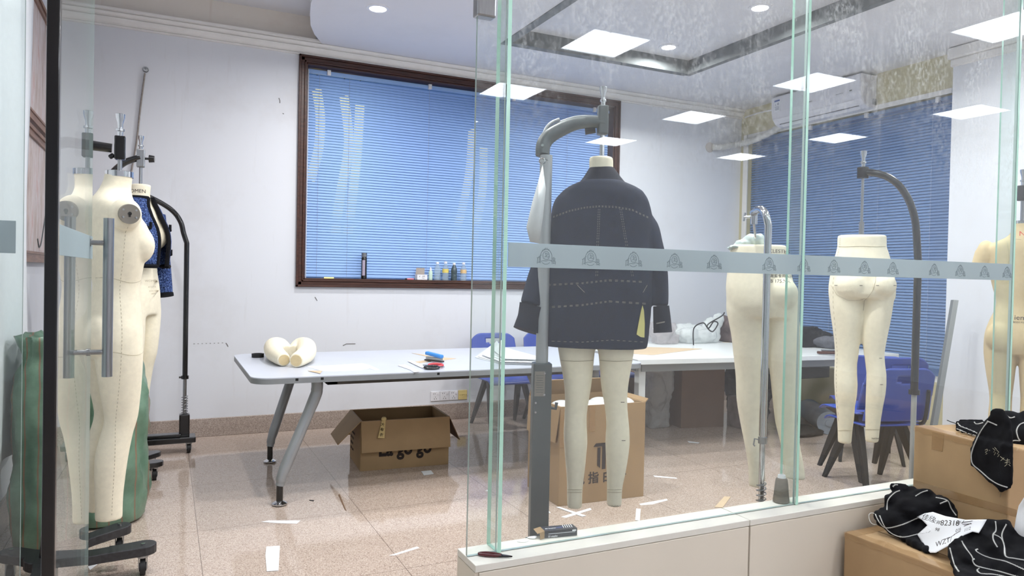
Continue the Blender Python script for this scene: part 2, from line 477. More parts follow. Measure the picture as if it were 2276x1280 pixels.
# ================================================================== the setting
YB, XL, XR, YG, ZL = 6.2, -0.735, 5.76, 2.2, 0.39
struct('floor', MB().box((FLOOR_LO[0], FLOOR_LO[1], -.05), (FLOOR_HI[0], FLOOR_HI[1], 0)), m_floor)
WX0, WX1, WZ0, WZ1 = 0.968, 4.135, 1.197, 3.12          # outer edge of the brown window frame
b = MB()
b.box((XL-.1, YB, 0), (WX0+.03, YB+.2, 3.45)); b.box((WX1-.03, YB, 0), (9, YB+.2, 3.45))
b.box((WX0+.03, YB, 0), (WX1-.03, YB+.2, WZ0+.03)); b.box((WX0+.03, YB, WZ1-.03), (WX1-.03, YB+.2, 3.45))
wb0 = struct('wall_back', b, m_wall)
b = MB()
for pl in (((502,762),(505,766),(507,770)), ((620,218),(622,224),(622,229)), ((762,768),(770,764),(790,764)), ((628,252),(631,253)), ((700,660),(705,668)), ((1372,735),(1388,738))):
    b.tube([PY(x, y, YB-.001) for x, y in pl], .003, 5)
for i in range(8): b.tube([PY(430+9*i, 764-.3*i, YB-.001), PY(433+9*i, 764-.3*i, YB-.001)], .002, 4)
obj('scuff_marks', b, simple('scuff_grey', (120,118,118), .8), wb0)
struct('wall_left', MB().box((XL-.1, YG-.05, 0), (XL, YB, 3.45)), m_wall)
# stained strip of wall above the cornice, left of the lowered ceiling
struct('wall_back_upper', MB().box((XL, YB-.012, 3.235), (1.1, YB-.001, 3.44)), m_upper)
# right wall with the tall window opening, cream above it
RY0, RY1, RZ0, RZ1 = 3.80, 6.10, 0.50, 2.90
b = MB()
b.box((XR, RY0, 0), (XR+.2, RY1, RZ0)); b.box((XR, RY0, RZ1), (XR+.2, RY1, 3.45)); b.box((XR, RY1, 0), (XR+.2, YB, 3.45))
struct('wall_right', b, m_cream)
PLY = PX(2114, 300, XR-.12).y
struct('wall_pillar', MB().box((XR-.12, 2.25, 0), (XR+.2, PLY, 3.3)), m_wall)
struct('trim_1', MB().box((XR-.16, 2.25, 3.12), (XR+.0, PLY+.03, 3.21)).box((XR-.14, 2.25, 3.06), (XR, PLY+.015, 3.12)), m_cornice, bevel=.012)
# cornice: three stepped mouldings
b = MB()
prof = [(0,3.118),(.018,3.118),(.018,3.130),(.010,3.135),(.026,3.148),(.040,3.166),(.046,3.180),(.036,3.185),(.056,3.196),(.070,3.212),(.060,3.217),(.080,3.224),(.080,3.242),(0,3.242)]
np_ = len(prof)
b.add([(XL, YB-p, z) for p, z in prof]+[(XR, YB-p, z) for p, z in prof],
      [(i, (i+1) % np_, np_+(i+1) % np_, np_+i) for i in range(np_)]+[tuple(range(np_)), tuple(range(2*np_-1, np_-1, -1))])
struct('trim_2', b, m_cornice)
struct('baseboard_back', MB().box((XL, YB-.022, 0), (XR, YB, .145)), m_base, bevel=.004)
struct('baseboard_left', MB().box((XL, YG, 0), (XL+.022, YB-.022, .145)), m_base, bevel=.004)
struct('baseboard_right', MB().box((XR-.142, 2.3, 0), (XR-.12, PLY, .145)).box((XR-.022, RY0, 0), (XR, YB-.022, .145)), m_base, bevel=.004)
# ceilings
struct('ceiling_upper', MB().box((XL-.1, YG, 3.44), (XR+.2, YB+.2, 3.52)), m_ceil)
ZC = 3.215
left = [(.885, YG), (.885, 5.05), (.895, 5.25), (.925, 5.46), (.975, 5.72), (1.04, 5.92), (1.125, 6.10), (1.17, YB)]
HX0, HX1, HY0, HY1 = 2.5, 4.30, 2.95, 5.33
b = MB()
b.prism(left+[(HX0, YB), (HX0, YG)], ZC, 3.44)
b.box((HX1, YG, ZC), (XR+.1, YB, 3.44)); b.box((HX0, HY1, ZC), (HX1, YB, 3.44)); b.box((HX0, YG, ZC), (HX1, HY0, 3.44))
struct('ceiling', b, m_ceil, smooth=30)
b = MB()                                                  # grey painted border and cheeks of the ceiling recess
b.box((HX0-.07, HY0-.07, ZC-.006), (HX0+.004, HY1+.07, ZC)).box((HX1-.004, HY0-.07, ZC-.006), (HX1+.05, HY1+.05, ZC))
b.box((HX0, HY1-.004, ZC-.006), (HX1, HY1+.07, ZC)).box((HX0, HY0-.07, ZC-.006), (HX1, HY0+.004, ZC))
b.box((HX0, HY0, ZC), (HX0+.006, HY1, 3.335)).box((HX1-.006, HY0, ZC), (HX1, HY1, 3.335)).box((HX0, HY1-.006, ZC), (HX1, HY1, 3.335)).box((HX0, HY0, ZC), (HX1, HY0+.006, 3.335))
struct('trim_3', b, m_recess)
struct('ceiling_recess', MB().box((HX0+.007, HY0+.007, 3.33), (HX1-.007, HY1-.007, 3.36)), m_ceil)
# the hall in front of the glass: floor is shared; walls, ceiling and header over the partition
struct('ceiling_hall', MB().box((-2.6, -5.6, 3.25), (9.2, YG+.06, 3.33)), m_ceil)
struct('wall_header', MB().box((-2.6, YG-.04, 2.95), (9.2, YG+.05, 3.25)), m_wall)
struct('wall_hall_left', MB().box((-2.7, -5.6, 0), (-2.6, YG+.1, 3.3)), m_wall)
struct('wall_hall_right', MB().box((9.2, -5.6, 0), (9.3, YG+.1, 3.3)), m_wall)
struct('wall_hall_back', MB().box((-2.6, -5.7, 0), (9.2, -5.6, 3.3)), m_wall)
struct('wall_hall_end', MB().box((-2.6, YG-.05, 0), (XL-.1, YG+.05, 3.0)), m_wall)
struct('wall_hall_side', MB().box((XR+.2, YG-.05, 0), (9.2, YG+.05, 3.0)), m_wall)
# knee wall under the glass
LX0, LY0, LY1 = .905, 2.12, 2.28
kn = struct('wall_partition', MB().box((LX0+.012, LY0+.012, 0), (XR, LY1-.004, ZL-.02)), m_black)
struct('panel', MB().box((LX0+.014, LY0, 0.004), (2.060, LY0+.014, ZL-.026)), m_knee, kn, bevel=.002)
struct('panel', MB().box((2.068, LY0, 0.004), (XR-.0, LY0+.014, ZL-.026)), m_knee, kn, bevel=.002)
struct('panel', MB().box((LX0, LY0+.006, 0.004), (LX0+.014, LY1, ZL-.026)), m_knee, kn, bevel=.002)
struct('cap', MB().box((LX0, LY0, ZL-.024), (2.062, LY1, ZL)), m_cap, kn, bevel=.002)
struct('cap', MB().box((2.066, LY0, ZL-.024), (XR, LY1, ZL)), m_cap, kn, bevel=.002)
# ------------------------------------------------------------------ back window
def frame_profile(b, x0, x1, z0, z1, y, wd, dp):
    """a moulded rectangular frame: outer bead, flat, inner bead"""
    for a, c, e in ((0, .018, dp), (.018, wd*.62, dp*.62), (wd*.62, wd*.82, dp*.85), (wd*.82, wd, dp*.4)):
        b.box((x0+a, y-e, z0+a), (x0+c, y+.12, z1-a)); b.box((x1-c, y-e, z0+a), (x1-a, y+.12, z1-a))
        b.box((x0+a, y-e, z1-c), (x1-a, y+.12, z1-a)); b.box((x0+a, y-e, z0+a), (x1-a, y+.12, z0+c))
w1 = struct('window_1', MB().box((WX0+.03, YB+.17, WZ0+.03), (WX1-.03, YB+.195, WZ0+.06)).box((WX0+.03, YB+.17, WZ1-.06), (WX1-.03, YB+.195, WZ1-.03)).box((WX0+.03, YB+.17, WZ0+.06), (WX0+.06, YB+.195, WZ1-.06)).box((WX1-.06, YB+.17, WZ0+.06), (WX1-.03, YB+.195, WZ1-.06)), m_brown)
b = MB(); frame_profile(b, WX0, WX1, WZ0, WZ1, YB, .074, .03)
struct('window_frame', b, m_brown, w1, bevel=.003)
struct('window_pane', MB().box((WX0+.06, YB+.155, WZ0+.06), (WX1-.06, YB+.161, WZ1-.06)), m_glass_door, w1)
w2 = struct('window_2', MB().box((XR+.12, RY0, RZ0), (XR+.16, RY0+.05, RZ1)).box((XR+.12, RY1-.05, RZ0), (XR+.16, RY1, RZ1)).box((XR+.12, RY0, RZ0), (XR+.16, RY1, RZ0+.05)).box((XR+.12, RY0, RZ1-.05), (XR+.16, RY1, RZ1)), m_white)
struct('window_pane', MB().box((XR+.138, RY0+.04, RZ0+.04), (XR+.144, RY1-.04, RZ1-.04)), m_glass_door, w2)
struct('trim_4', MB().box((XR-.012, RY1-.015, RZ0-.05), (XR, RY1+.05, RZ1+.03)).box((XR-.012, RY0, RZ1-.01), (XR, RY1, RZ1+.03)), m_cornice)
# ------------------------------------------------------------------ venetian blinds
def blind(name_label, group, a0, a1, z0, z1, pitch, tilt, place, slat, cords, railz):
    """place(a, d, z): a runs along the window, d is towards the room"""
    lo = place((a0+a1)/2, 0, z0)
    t = thing('venetian_blind', name_label, 'blind', lo, group)
    b = MB(); n = int((z1-z0)/pitch); wd = .0265; rnd = random.Random(4)
    for i in range(n):
        z = z0+.02+i*pitch; tl = tilt+rnd.uniform(-.03, .03)
        pr = []
        for q in (-1, 0, 1):                             # room edge low, outer edge high, slightly crowned
            d = -q*wd/2*sin(tl); hz = q*wd/2*cos(tl); cr = (1-q*q)*.0018
            pr.append((d+cr*cos(tl), hz+cr*sin(tl)))
        vs = [place(a0, d, z+h) for d, h in pr]+[place(a1, d, z+h) for d, h in pr]
        b.add(vs, [(0, 1, 4, 3), (1, 2, 5, 4)])
    obj('slats', b, slat, t, smooth=60)
    def pbox(n_, a, c, d0, d1, za, zb, m):
        p, q = place(a, d0, za), place(c, d1, zb)
        bb = MB().box((min(p.x,q.x), min(p.y,q.y), min(p.z,q.z)), (max(p.x,q.x), max(p.y,q.y), max(p.z,q.z)))
        return obj(n_, bb, m, t, bevel=.002)
    rail = pbox('head_rail', a0, a1, -.015, .02, z1+.004, z1+.034, slat)
    for f in (.06, .36, .64, .94):
        a = a0+(a1-a0)*f; pp = place(a, .024, z1+.02)
        obj('bracket', MB().cbox(pp, (.03, .03, .044)), m_white, t, bevel=.002)
    pbox('bottom_rail', a0, a1, -.006, .008, z0-.002, z0+.012, slat)
    for f in cords:
        a = a0+(a1-a0)*f
        obj('ladder_cord', MB().cyl(place(a, .015, z0), place(a, .015, z1), .0012, n=5), m_cord, t)
    return t
bl1 = blind('light blue slatted blind closed in the brown framed window', 'venetian blinds', WX0+.078, WX1-.078, WZ0+.085, WZ1-.122, .0236, radians(24), lambda a, d, z: Vector((a, YB+.085-d, z)), m_slat, (.035, .12, .36, .60, .84, .965), 3)
obj('wand', MB().cyl((WX0+.09, YB+.05, WZ0+.05), (WX0+.088, YB+.05, WZ1-.10), .0035, n=8).lathe([(.004,0),(.008,.01),(.009,.05),(.004,.06)], (WX0+.09, YB+.05, WZ0+.015), 10), m_white, bl1, smooth=50)
bl2 = blind('tall shaded blue slatted blind on the right wall under the air conditioner', 'venetian blinds', RY0+.01, RY1-.01, RZ0+.12, RZ1-.05, .0262, radians(30), lambda a, d, z: Vector((XR+.06-d, a, z)), m_slat_shaded, (.08, .30, .52, .74, .93), 3)
# warm lights hanging in the dark behind the back window
for i, pts in enumerate((((704,200),(712,260),(708,330),(690,400)), ((765,215),(775,320),(757,430),(742,540),(728,640)), ((800,235),(794,340),(782,450),(768,560)), ((1050,290),(1042,390),(1018,500),(985,600)), ((1075,330),(1072,430),(1050,540)))):
    P = catmull([PY(x, y, YB+.30) for x, y in pts], 6)
    sl = tag(obj('string_light', MB().tube(P, .042, 8), m_lamp, smooth=60), 'yellow lights glowing through the slats, %s' % ('by the left frame', 'long curved row left of centre', 'shorter row beside the long curved row', 'curved row above the bottles', 'row right of the glass edge')[i], 'light', 'lights outside the window')
    obj('cord', MB().tube([P[0], Vector((P[0].x, P[0].y, 3.20)), Vector((P[0].x, YB+.199, 3.24))], .004, 6), m_black, sl)
# ------------------------------------------------------------------ glass
def pane(name, lo, hi, axis, label, mats=None, st=False):
    b = MB().box(lo, hi, edge=axis)
    o = obj(name, b, mats or [m_glass, m_edge_pale])
    if st: o['kind'] = 'structure'; o['label'] = label
    else: tag(o, label, 'glass panel', 'partition panes')
    return o
FIN = (1.020, 2.388, 3.84)
TOP = 2.95
pA = pane('glass_partition', (.906, YG-.006, ZL+.003), (FIN[0]-.008, YG+.006, TOP), 1, 'narrow clear glass panel at the free left end of the low wall')
pB = pane('glass_partition', (FIN[0]+.008, YG-.006, ZL+.003), (FIN[1]-.008, YG+.006, TOP), 1, 'wide clear glass panel in front of the dark denim jacket')
pC = pane('glass_partition', (FIN[1]+.008, YG-.006, ZL+.003), (FIN[2]-.008, YG+.006, TOP), 1, 'wide clear glass panel in front of the cream trouser form with the black arm')
pD = pane('glass_partition', (FIN[2]+.008, YG-.006, ZL+.003), (XR-.12, YG+.006, TOP), 1, 'clear glass panel at the far right edge of the photo')
pL = pane('glass_partition', (XL, YG-.006, 0), (-.330, YG+.006, TOP), 1, 'clear glass panel in front of the hanging white sheet, left of the door', [m_glass_door, m_edge_pale])
for i, x in enumerate(FIN):
    b = MB().box((x-.007, YG-.010, ZL+.001), (x+.007, LY1-.002, TOP), edge=0)
    o = obj('glass_fin', b, [m_glass_door, m_edge])
    tag(o, 'upright green edged glass fin %s' % ('between the narrow panel and the jacket panel', 'beside the grey thread cone', 'by the tan dress form at the right edge')[i], 'glass fin', 'glass fins')
# metal patch clamp at the top of the narrow panel
obj('clamp', MB().box((.898, YG-.022, 2.165), (.965, YG+.022, 2.29)), m_steel, pA, bevel=.006)
# frosted band with emblems
EMB = [  # polylines in a unit square: the ring, hair rays, face scribbles, side characters
 [(.22,.22),(.19,.50),(.29,.80),(.50,.92),(.71,.80),(.81,.50),(.78,.22)],
 [(.36,.40),(.33,.60),(.42,.76),(.56,.78),(.66,.64),(.66,.44),(.58,.34),(.44,.34),(.36,.40)],
 [(.40,.84),(.42,.95)],[(.47,.88),(.47,1.0)],[(.54,.88),(.55,.99)],[(.61,.84),(.64,.94)],[(.33,.78),(.31,.87)],
 [(.44,.66),(.50,.70),(.48,.60),(.54,.56),(.47,.52)],[(.42,.46),(.50,.50),(.60,.46),(.66,.52)],[(.52,.66),(.60,.64),(.58,.56)],
 [(.08,.14),(.22,.20),(.36,.26),(.50,.24),(.64,.30),(.84,.24)],[(.30,.14),(.44,.06),(.60,.08),(.70,.16)],
 [(.04,.08),(.08,.44)],[(.02,.40),(.22,.46)],[(.18,.44),(.15,.16),(.24,.14)],[(.10,.46),(.26,.58)],
 [(.82,.42),(1.0,.40)],[(.91,.48),(.90,.40)],[(.85,.34),(.97,.34),(.96,.28),(.86,.28),(.85,.34)],[(.83,.08),(.84,.22),(1.0,.22),(.99,.06)],[(.89,.16),(.94,.16),(.94,.11),(.89,.11),(.89,.16)]]
def emblem(x0, z0, sw, sh, yf):
    b = MB()
    for pl in EMB:
        P = catmull([(p[0], p[1], 0) for p in pl], 3)
        b.tube([Vector((x0+p[0]*sw, yf, z0+p[1]*sh)) for p in P], .0008, 4)
    return b
BZ0, BZ1 = 1.352, 1.434
def band(panel, x0, x1, xs):
    f = struct('frosted_band', MB().box((x0, YG-.0085, BZ0), (x1, YG-.0062, BZ1)), m_frost, panel)
    for x in xs: obj('emblem', emblem(x-.006, BZ0+.009, .074, .060, YG-.0092), m_ink, f)
def xs_at(*pxs): return [PY(p, 575, YG).x-.031 for p in pxs]
band(pB, FIN[0]+.012, FIN[1]-.012, xs_at(1211, 1310, 1405, 1496, 1584, 1706))
band(pC, FIN[1]+.012, FIN[2]-.012, xs_at(1783, 1850, 1918, 1981, 2073, 2131, 2185, 2235))
band(pL, XL+.02, -.345, [])
# ------------------------------------------------------------------ the open glass door
HX, HYD = -.268, YG
DW = .88; ang = radians(0.8)
def D(s, off, z): return Vector((HX+s*sin(ang)+off*cos(ang), HYD+s*cos(ang)-off*sin(ang), z))
def dbox(s0, s1, o0, o1, z0, z1, edge=None):
    b = MB().box((o0, s0, z0), (o1, s1, z1), edge=edge)
    b.v = [D(p.y, p.x, p.z) for p in b.v]; return b
door = struct('door_1', dbox(.012, DW, -.006, .006, .012, 2.5, edge=0), [m_glass_door, m_edge_pale])
struct('door_edge_strip', dbox(-.014, .014, -.015, .015, 0.002, 2.9), m_black, door, bevel=.003, label='black upright hinge edge of the glass door')
struct('frosted_band', dbox(.03, DW-.002, .0062, .0085, BZ0, BZ1), m_frost, door)
hb = struct('door_handle', MB().cyl(D(.80, .066, .925), D(.80, .066, 1.50), .0175, n=20), m_steel, door, smooth=50, label='brushed steel tube handle')
struct('door_handle', MB().cyl(D(.80, -.066, .925), D(.80, -.066, 1.50), .0175, n=20), m_steel, door, smooth=50, label='brushed steel tube handle on the far side')
for zz in (1.015, 1.41):
    struct('handle_bar', MB().cyl(D(.80, -.066, zz), D(.80, .066, zz), .009, n=12).cyl(D(.80, -.012, zz), D(.80, .012, zz), .0135, n=14), m_steel, door, smooth=50)
# ------------------------------------------------------------------ ceiling lamps
n = 0
for (x, y, z, lab) in ((1.338, 5.11, ZC, 'round downlight in the curved white ceiling by the window'), (3.885, 5.09, 3.33, 'round downlight in the ceiling recess, farther from the camera'), (3.90, 4.04, 3.33, 'round downlight in the ceiling recess, nearer the camera'),
                       (1.34, 3.3, ZC, None), (2.9, 3.15, 3.33, None), (4.9, 2.6, ZC, None), (2.2, 2.6, ZC, None), (.2, 3.5, 3.44, None)):
    nm = lab or 'round downlight above the view'
    t = thing('downlight', nm, 'downlight', (x, y, z-.012), 'recessed downlights' if lab else 'downlights out of view')
    obj('trim_ring', MB().loft([[Vector((x+r*cos(2*pi*j/28), y+r*sin(2*pi*j/28), zz)) for j in range(28)] for r, zz in ((.058, z-.002), (.060, z-.010), (.082, z-.008), (.086, z-.001))], False, False), m_white, t, smooth=40)
    obj('diffuser', MB().cyl((x, y, z-.006), (x, y, z-.003), .058, n=28), m_down, t)
    li = bpy.data.lights.new('downlight_lamp', 'AREA'); li.shape = 'DISK'; li.size = .11; li.energy = DOWN_WATTS; li.color = (1, .985, .97); li.spread = radians(165)
    lo = bpy.data.objects.new('lamp', li); COL.objects.link(lo); lo.location = (0, 0, -.004); lo.parent = t
k = 0
for ix, x in enumerate((.83, 3.22, 5.6, 8.0)):
    for iy, y in enumerate((1.12, -.67, -2.43, -4.2)):
        t = thing('ceiling_panel_light', 'square LED ceiling panel reflected in the glass', 'ceiling light', (x, y, 3.238), 'ceiling panels of the hall')
        obj('panel_frame', MB().box((x-.295, y-.295, 3.238), (x+.295, y-.265, 3.25)).box((x-.295, y+.265, 3.238), (x+.295, y+.295, 3.25)).box((x-.295, y-.265, 3.238), (x-.265, y+.265, 3.25)).box((x+.265, y-.265, 3.238), (x+.295, y+.265, 3.25)), m_white, t)
        obj('diffuser', MB().box((x-.265, y-.265, 3.242), (x+.265, y+.265, 3.249)), m_panel, t)
# ================================================================== dress forms
def place(b, loc, rz, s=1.0):
    return b.xf(Matrix.Translation(Vector(loc)) @ Matrix.Rotation(rz, 4, 'Z') @ Matrix.Scale(s, 4))
def oval(c, a, bb, z, n=28, e=2.3):
    out = []
    for j in range(n):
        t = 2*pi*j/n; cx, sy = cos(t), sin(t)
        out.append(Vector((c[0]+a*abs(cx)**(2/e)*(1 if cx >= 0 else -1), c[1]+bb*abs(sy)**(2/e)*(1 if sy >= 0 else -1), z)))
    return out
FEM = [(1.46,.050,.053,.010),(1.42,.051,.054,.004),(1.385,.056,.060,-.004),(1.362,.078,.068,-.010),(1.345,.112,.074,-.016),(1.325,.150,.082,-.018),(1.30,.172,.090,-.016),(1.26,.176,.097,-.010),(1.20,.160,.104,0),
       (1.12,.150,.104,.004),(1.05,.134,.096,.004),(.985,.117,.086,.004),(.93,.122,.088,.002),(.87,.145,.098,-.004),(.80,.166,.108,-.010),(.74,.173,.110,-.012),(.70,.170,.104,-.008),(.665,.160,.092,0)]
def fem_body(top=1.46, arms=False):
    b = MB()
    rows = [r for r in lerp_rows(FEM, .02) if r[0] <= top]
    b.loft([oval((0, r[3]), r[1], r[2], r[0]) for r in rows])
    if top > 1.2:
        for s in (-1, 1):
            b.ell((s*.078, .068, 1.150), (.066, .064, .080)); b.ell((s*.078, .052, 1.185), (.060, .058, .085)); b.ell((s*.168, -.008, 1.272), (.036, .062, .068))
            if arms: b.ell((s*.176, -.008, 1.265), (.05, .066, .085)).cyl((s*.178, -.008, 1.27), (s*.205, -.004, 1.17), .056, .05, 16)
    for s in (-1, 1):
        b.ell((s*.082, -.074, .765), (.084, .062, .092))
        leg = [(.80,.086,-.008,.080),(.70,.088,-.006,.086),(.62,.086,-.002,.082),(.52,.082,.004,.072),(.42,.078,.008,.060),(.36,.077,-.006,.058),(.29,.078,-.022,.060),(.22,.078,-.030,.058),(.12,.077,-.034,.052),(.05,.076,-.034,.049),(0,.076,-.034,.049)]
        b.loft([oval((s*r[1], r[2]), r[3], r[3]*1.06, r[0], 20, 2) for r in lerp_rows(leg, .03)])
    return b
def seam(b, tree, pts, direction, r=.0011, lift=.0006, dash=0):
    """project a line onto the form and lay a thread there"""
    P = []
    for p in pts:
        h = tree.ray_cast(Vector(p), Vector(direction).normalized())
        if h[0] is not None: P.append(h[0]+h[1]*lift)
    if len(P) < 2: return
    if dash:
        for i in range(0, len(P)-1, 2): b.tube([P[i], P[i+1]], r, 4)
    else: b.tube(P, r, 4)
def text_on(tree, body, size, o, d, xdir, ydir, depth=.0004):
    """lettering laid on the form where a line from o along d meets it"""
    t = text_mb(body, size, depth)
    xd, yd = Vector(xdir).normalized(), Vector(ydir).normalized(); d = Vector(d).normalized(); q = []; last = None
    h0 = tree.ray_cast(Vector(o), d); last = h0[3] if h0[0] is not None else 1.0
    for p in t.v:
        s = Vector(o)+xd*p.x+yd*p.y
        h = tree.ray_cast(s, d)
        if h[0] is not None and abs(h[3]-last) < .08: last = h[3]
        q.append(s+d*(last-.0006-p.z))
    t.v = q; return t
def caster(parent, p, r=.032, wmat=None, rz=0):
    x, y, z = p                                            # z: underside of the board
    c = obj('caster', MB().cyl((x-.011, y, r), (x+.011, y, r), r, n=20).cyl((x-.014, y, r), (x+.014, y, r), r*.55, n=14), m_blackmat, parent, smooth=40)
    obj('fork', MB().box((x-.018, y-.014, r-.006), (x-.014, y+.02, z-.004)).box((x+.014, y-.014, r-.006), (x+.018, y+.02, z-.004)).cyl((x, y, z-.008), (x, y, z), .022, n=16), m_steel, c)
    return c
def knob(parent, p, s=1.0):
    return obj('knob', MB().lathe([(.010*s,0),(.011*s,.02*s),(.016*s,.022*s),(.016*s,.03*s),(.010*s,.033*s),(.010*s,.05*s),(.017*s,.075*s),(.018*s,.09*s),(.014*s,.092*s)], p, 18), m_chrome, parent, smooth=35)
def spring(p, z0, z1, r, turns=9):
    return MB().tube([Vector((p[0]+r*cos(2*pi*turns*i/120), p[1]+r*sin(2*pi*turns*i/120), z0+(z1-z0)*i/120)) for i in range(121)], .0032, 6)

# ---------------------------------------------------------------- form by the door (side view) and its stand
FA = Vector((-.196, 3.50, .275)); RA = radians(-72)        # local front (+y) turned to the right and a little away
tA = thing('dress_form', 'cream female dress form in profile beside the open glass door, with a grey shoulder plate', 'dress form', FA, 'cream dress forms')
bA = place(voxel(fem_body(), .007, 8), FA, RA, .995); treeA = bA.bvh()
obj('body', bA, m_canvas, tA, smooth=180)
LA = lambda x, y, z: Matrix.Translation(FA) @ Matrix.Rotation(RA, 4, 'Z') @ Vector((x*.995, y*.995, z*.995))
obj('neck_cap', MB().loft([oval((0, .010), .0515, .0545, z) for z in (1.438, 1.462)]+[oval((0, .010), .046, .049, 1.464)]).xf(Matrix.Translation(FA) @ Matrix.Rotation(RA, 4, 'Z') @ Matrix.Scale(.995, 4)), m_chrome, tA, smooth=40)
pl = MB()
cx = Matrix.Rotation(radians(90), 4, 'Y')
pl.cyl((.196, -.006, 1.272), (.213, -.006, 1.270), .040, .040, 32)
plate = obj('shoulder_plate', place(pl, FA, RA, .995), m_disc, tA, smooth=40)
kh = MB().cyl((.2125, -.006, 1.272), (.2145, -.006, 1.272), .0075, n=16).box((.2125, -.0095, 1.258), (.2145, -.0025, 1.272))
obj('keyhole', place(kh, FA, RA, .995), m_blackmat, plate)
sc = MB()
for dy, dz in ((.024,.015),(-.024,.015),(.024,-.015),(-.024,-.015)): obj('screw', place(MB().cyl((.212, -.006+dy, 1.272+dz), (.2155, -.006+dy, 1.272+dz), .0042, n=8), FA, RA, .995), m_steel, plate)
sm = MB(); out = (LA(1,0,0)-LA(0,0,0)); side = -out
seam(sm, treeA, [LA(.6, -.006-.030*(i/150), 1.22-1.2*i/150) for i in range(151)], side, .0009, dash=1)
for zz, a, c in ((1.0, -.11, .11), (.70, -.12, .12)):
    seam(sm, treeA, [LA(.6, a+(c-a)*i/24, zz+.01*sin(i*.3)) for i in range(25)], side, .0010)
obj('seams', sm, m_seam, tA)
# hanging rod
obj('rod', MB().cyl(LA(0, .012, 1.46), LA(0, .012, 1.66), .009, n=14), m_steel, tA, smooth=40)
def boardleg(b, p0, p1, w0, w1, z0, z1):
    p0, p1 = Vector((p0[0], p0[1], 0)), Vector((p1[0], p1[1], 0)); d = (p1-p0).normalized(); s = Vector((-d.y, d.x, 0))
    poly = [p0-s*w0, p0+s*w0]; k = p0+(p1-p0)*.55
    poly.append(k+s*(w0*.72))
    for i in range(9):
        a = pi/2-pi*i/8; poly.append(p1+s*(w1*sin(a))+d*(w1*cos(a)))
    poly.append(k-s*(w0*.72))
    b.prism([(q.x, q.y) for q in poly], z0, z1)
SA = Vector((-.425, 3.50, 0))
sA = thing('form_stand', 'black wheeled stand holding the dress form by the glass door', 'stand', SA, 'black form stands')
bb = MB()
boardleg(bb, (-.44, 3.44), PZ(320, 1213, .115)[:2], .055, .050, .085, .125); boardleg(bb, (-.43, 3.58), PZ(268, 1176, .105)[:2], .05, .045, .085, .125)
boardleg(bb, (-.43, 3.50), (-.575, 3.62), .06, .045, .085, .125); boardleg(bb, (-.42, 3.46), (-.42, 3.27), .06, .045, .085, .125)
bb.cyl((-.425, 3.50, .085), (-.425, 3.50, .1252), .09, n=24)
obj('base_board', bb, m_basewood, sA, bevel=.004)
for p in (PZ(318, 1216, .115), PZ(266, 1176, .105), (-.575, 3.62), (-.42, 3.29)): 
    caster(sA, (p[0], p[1]-.01, .085), .034)
    obj('bolt', MB().cyl((p[0], p[1], .124), (p[0], p[1], .132), .009, n=10), m_chrome, sA)
obj('foot_pedal', MB().box((-.30, 3.575, .070), (-.20, 3.60, .085)).box((-.215, 3.555, .068), (-.145, 3.625, .092)), m_blackmat, sA, bevel=.004)
obj('pole_socket', MB().lathe([(.036,0),(.033,.02),(.028,.11),(.024,.115)], (SA.x, SA.y, .125), 20), m_black, sA, smooth=40)
obj('spring', spring(SA, .24, .42, .020, 10), m_steel, sA, smooth=60)
obj('pole', MB().cyl((SA.x, SA.y, .13), (SA.x, SA.y, .46), .012, n=14).cyl((SA.x, SA.y, .42), (SA.x, SA.y, 1.90), .019, n=18), m_black, sA, smooth=40)
ax = LA(0, .012, 0); za = PD(265, 328, 3.5).z
obj('arm', MB().tube([(SA.x, SA.y, za-.01), (SA.x+.05, SA.y, za+.006), (ax.x-.03, ax.y, za-.004)], [.024, .023, .019], 14).cyl((SA.x, SA.y, za-.05), (SA.x, SA.y, za+.03), .026, n=18), m_black, sA, smooth=50)
obj('clamp', MB().cbox((ax.x, ax.y, za), (.042, .042, .10)).cyl((ax.x-.022, ax.y, za-.03), (ax.x-.04, ax.y, za-.045), .010), m_black, sA, bevel=.005)
knob(sA, (ax.x, ax.y, za+.048), 1.05)

# ---------------------------------------------------------------- second form with the cropped tweed jacket
FB = PD(307, 700, 4.951); FB.z = .372; RB = radians(-118)       # turned to the right and towards the camera
kB = 1.0
tB = thing('dress_form', 'cream dress form lettered WOMEN on its neck, wearing the blue tweed jacket', 'dress form', FB, 'cream dress forms')
bB = place(voxel(fem_body(), .008, 8), FB, RB, kB); treeB = bB.bvh()
obj('body', bB, m_canvas, tB, smooth=180)
LB = lambda x, y, z: Matrix.Translation(FB) @ Matrix.Rotation(RB, 4, 'Z') @ Vector((x, y, z))
vB = (FB-EYEV); vB.z = 0; vB.normalize(); vR = Vector((vB.y, -vB.x, 0))
def on_view(tree, body, size, px, py, dist):
    p = PD(px, py, dist); d = Vector((p.x, p.y, 0)).normalized()
    return text_on(tree, body, size, p-d*1.0, d, Vector((d.y, -d.x, 0)), (0, 0, 1))
dB = hypot(FB.x, FB.y)
obj('neck_lettering', on_view(treeB, 'WOMEN', .030, 300, 426, dB), m_print, tB)
nb = MB()
for i, (s, x, y, sz) in enumerate((('WOMEN', 337, 624, .018), ('6 2 3 8', 338, 637, .014), ('BODY FORM', 342, 646, .009), ('165/84', 341, 652, .009))):
    nb.merge(on_view(treeB, s, sz, x, y, dB))
obj('hip_lettering', nb, m_seam, tB)
clB = PD(313, 352, dB)
obj('rod', MB().cyl((clB.x, clB.y, FB.z+1.44), (clB.x, clB.y, clB.z), .009, n=12), m_steel, tB, smooth=40)
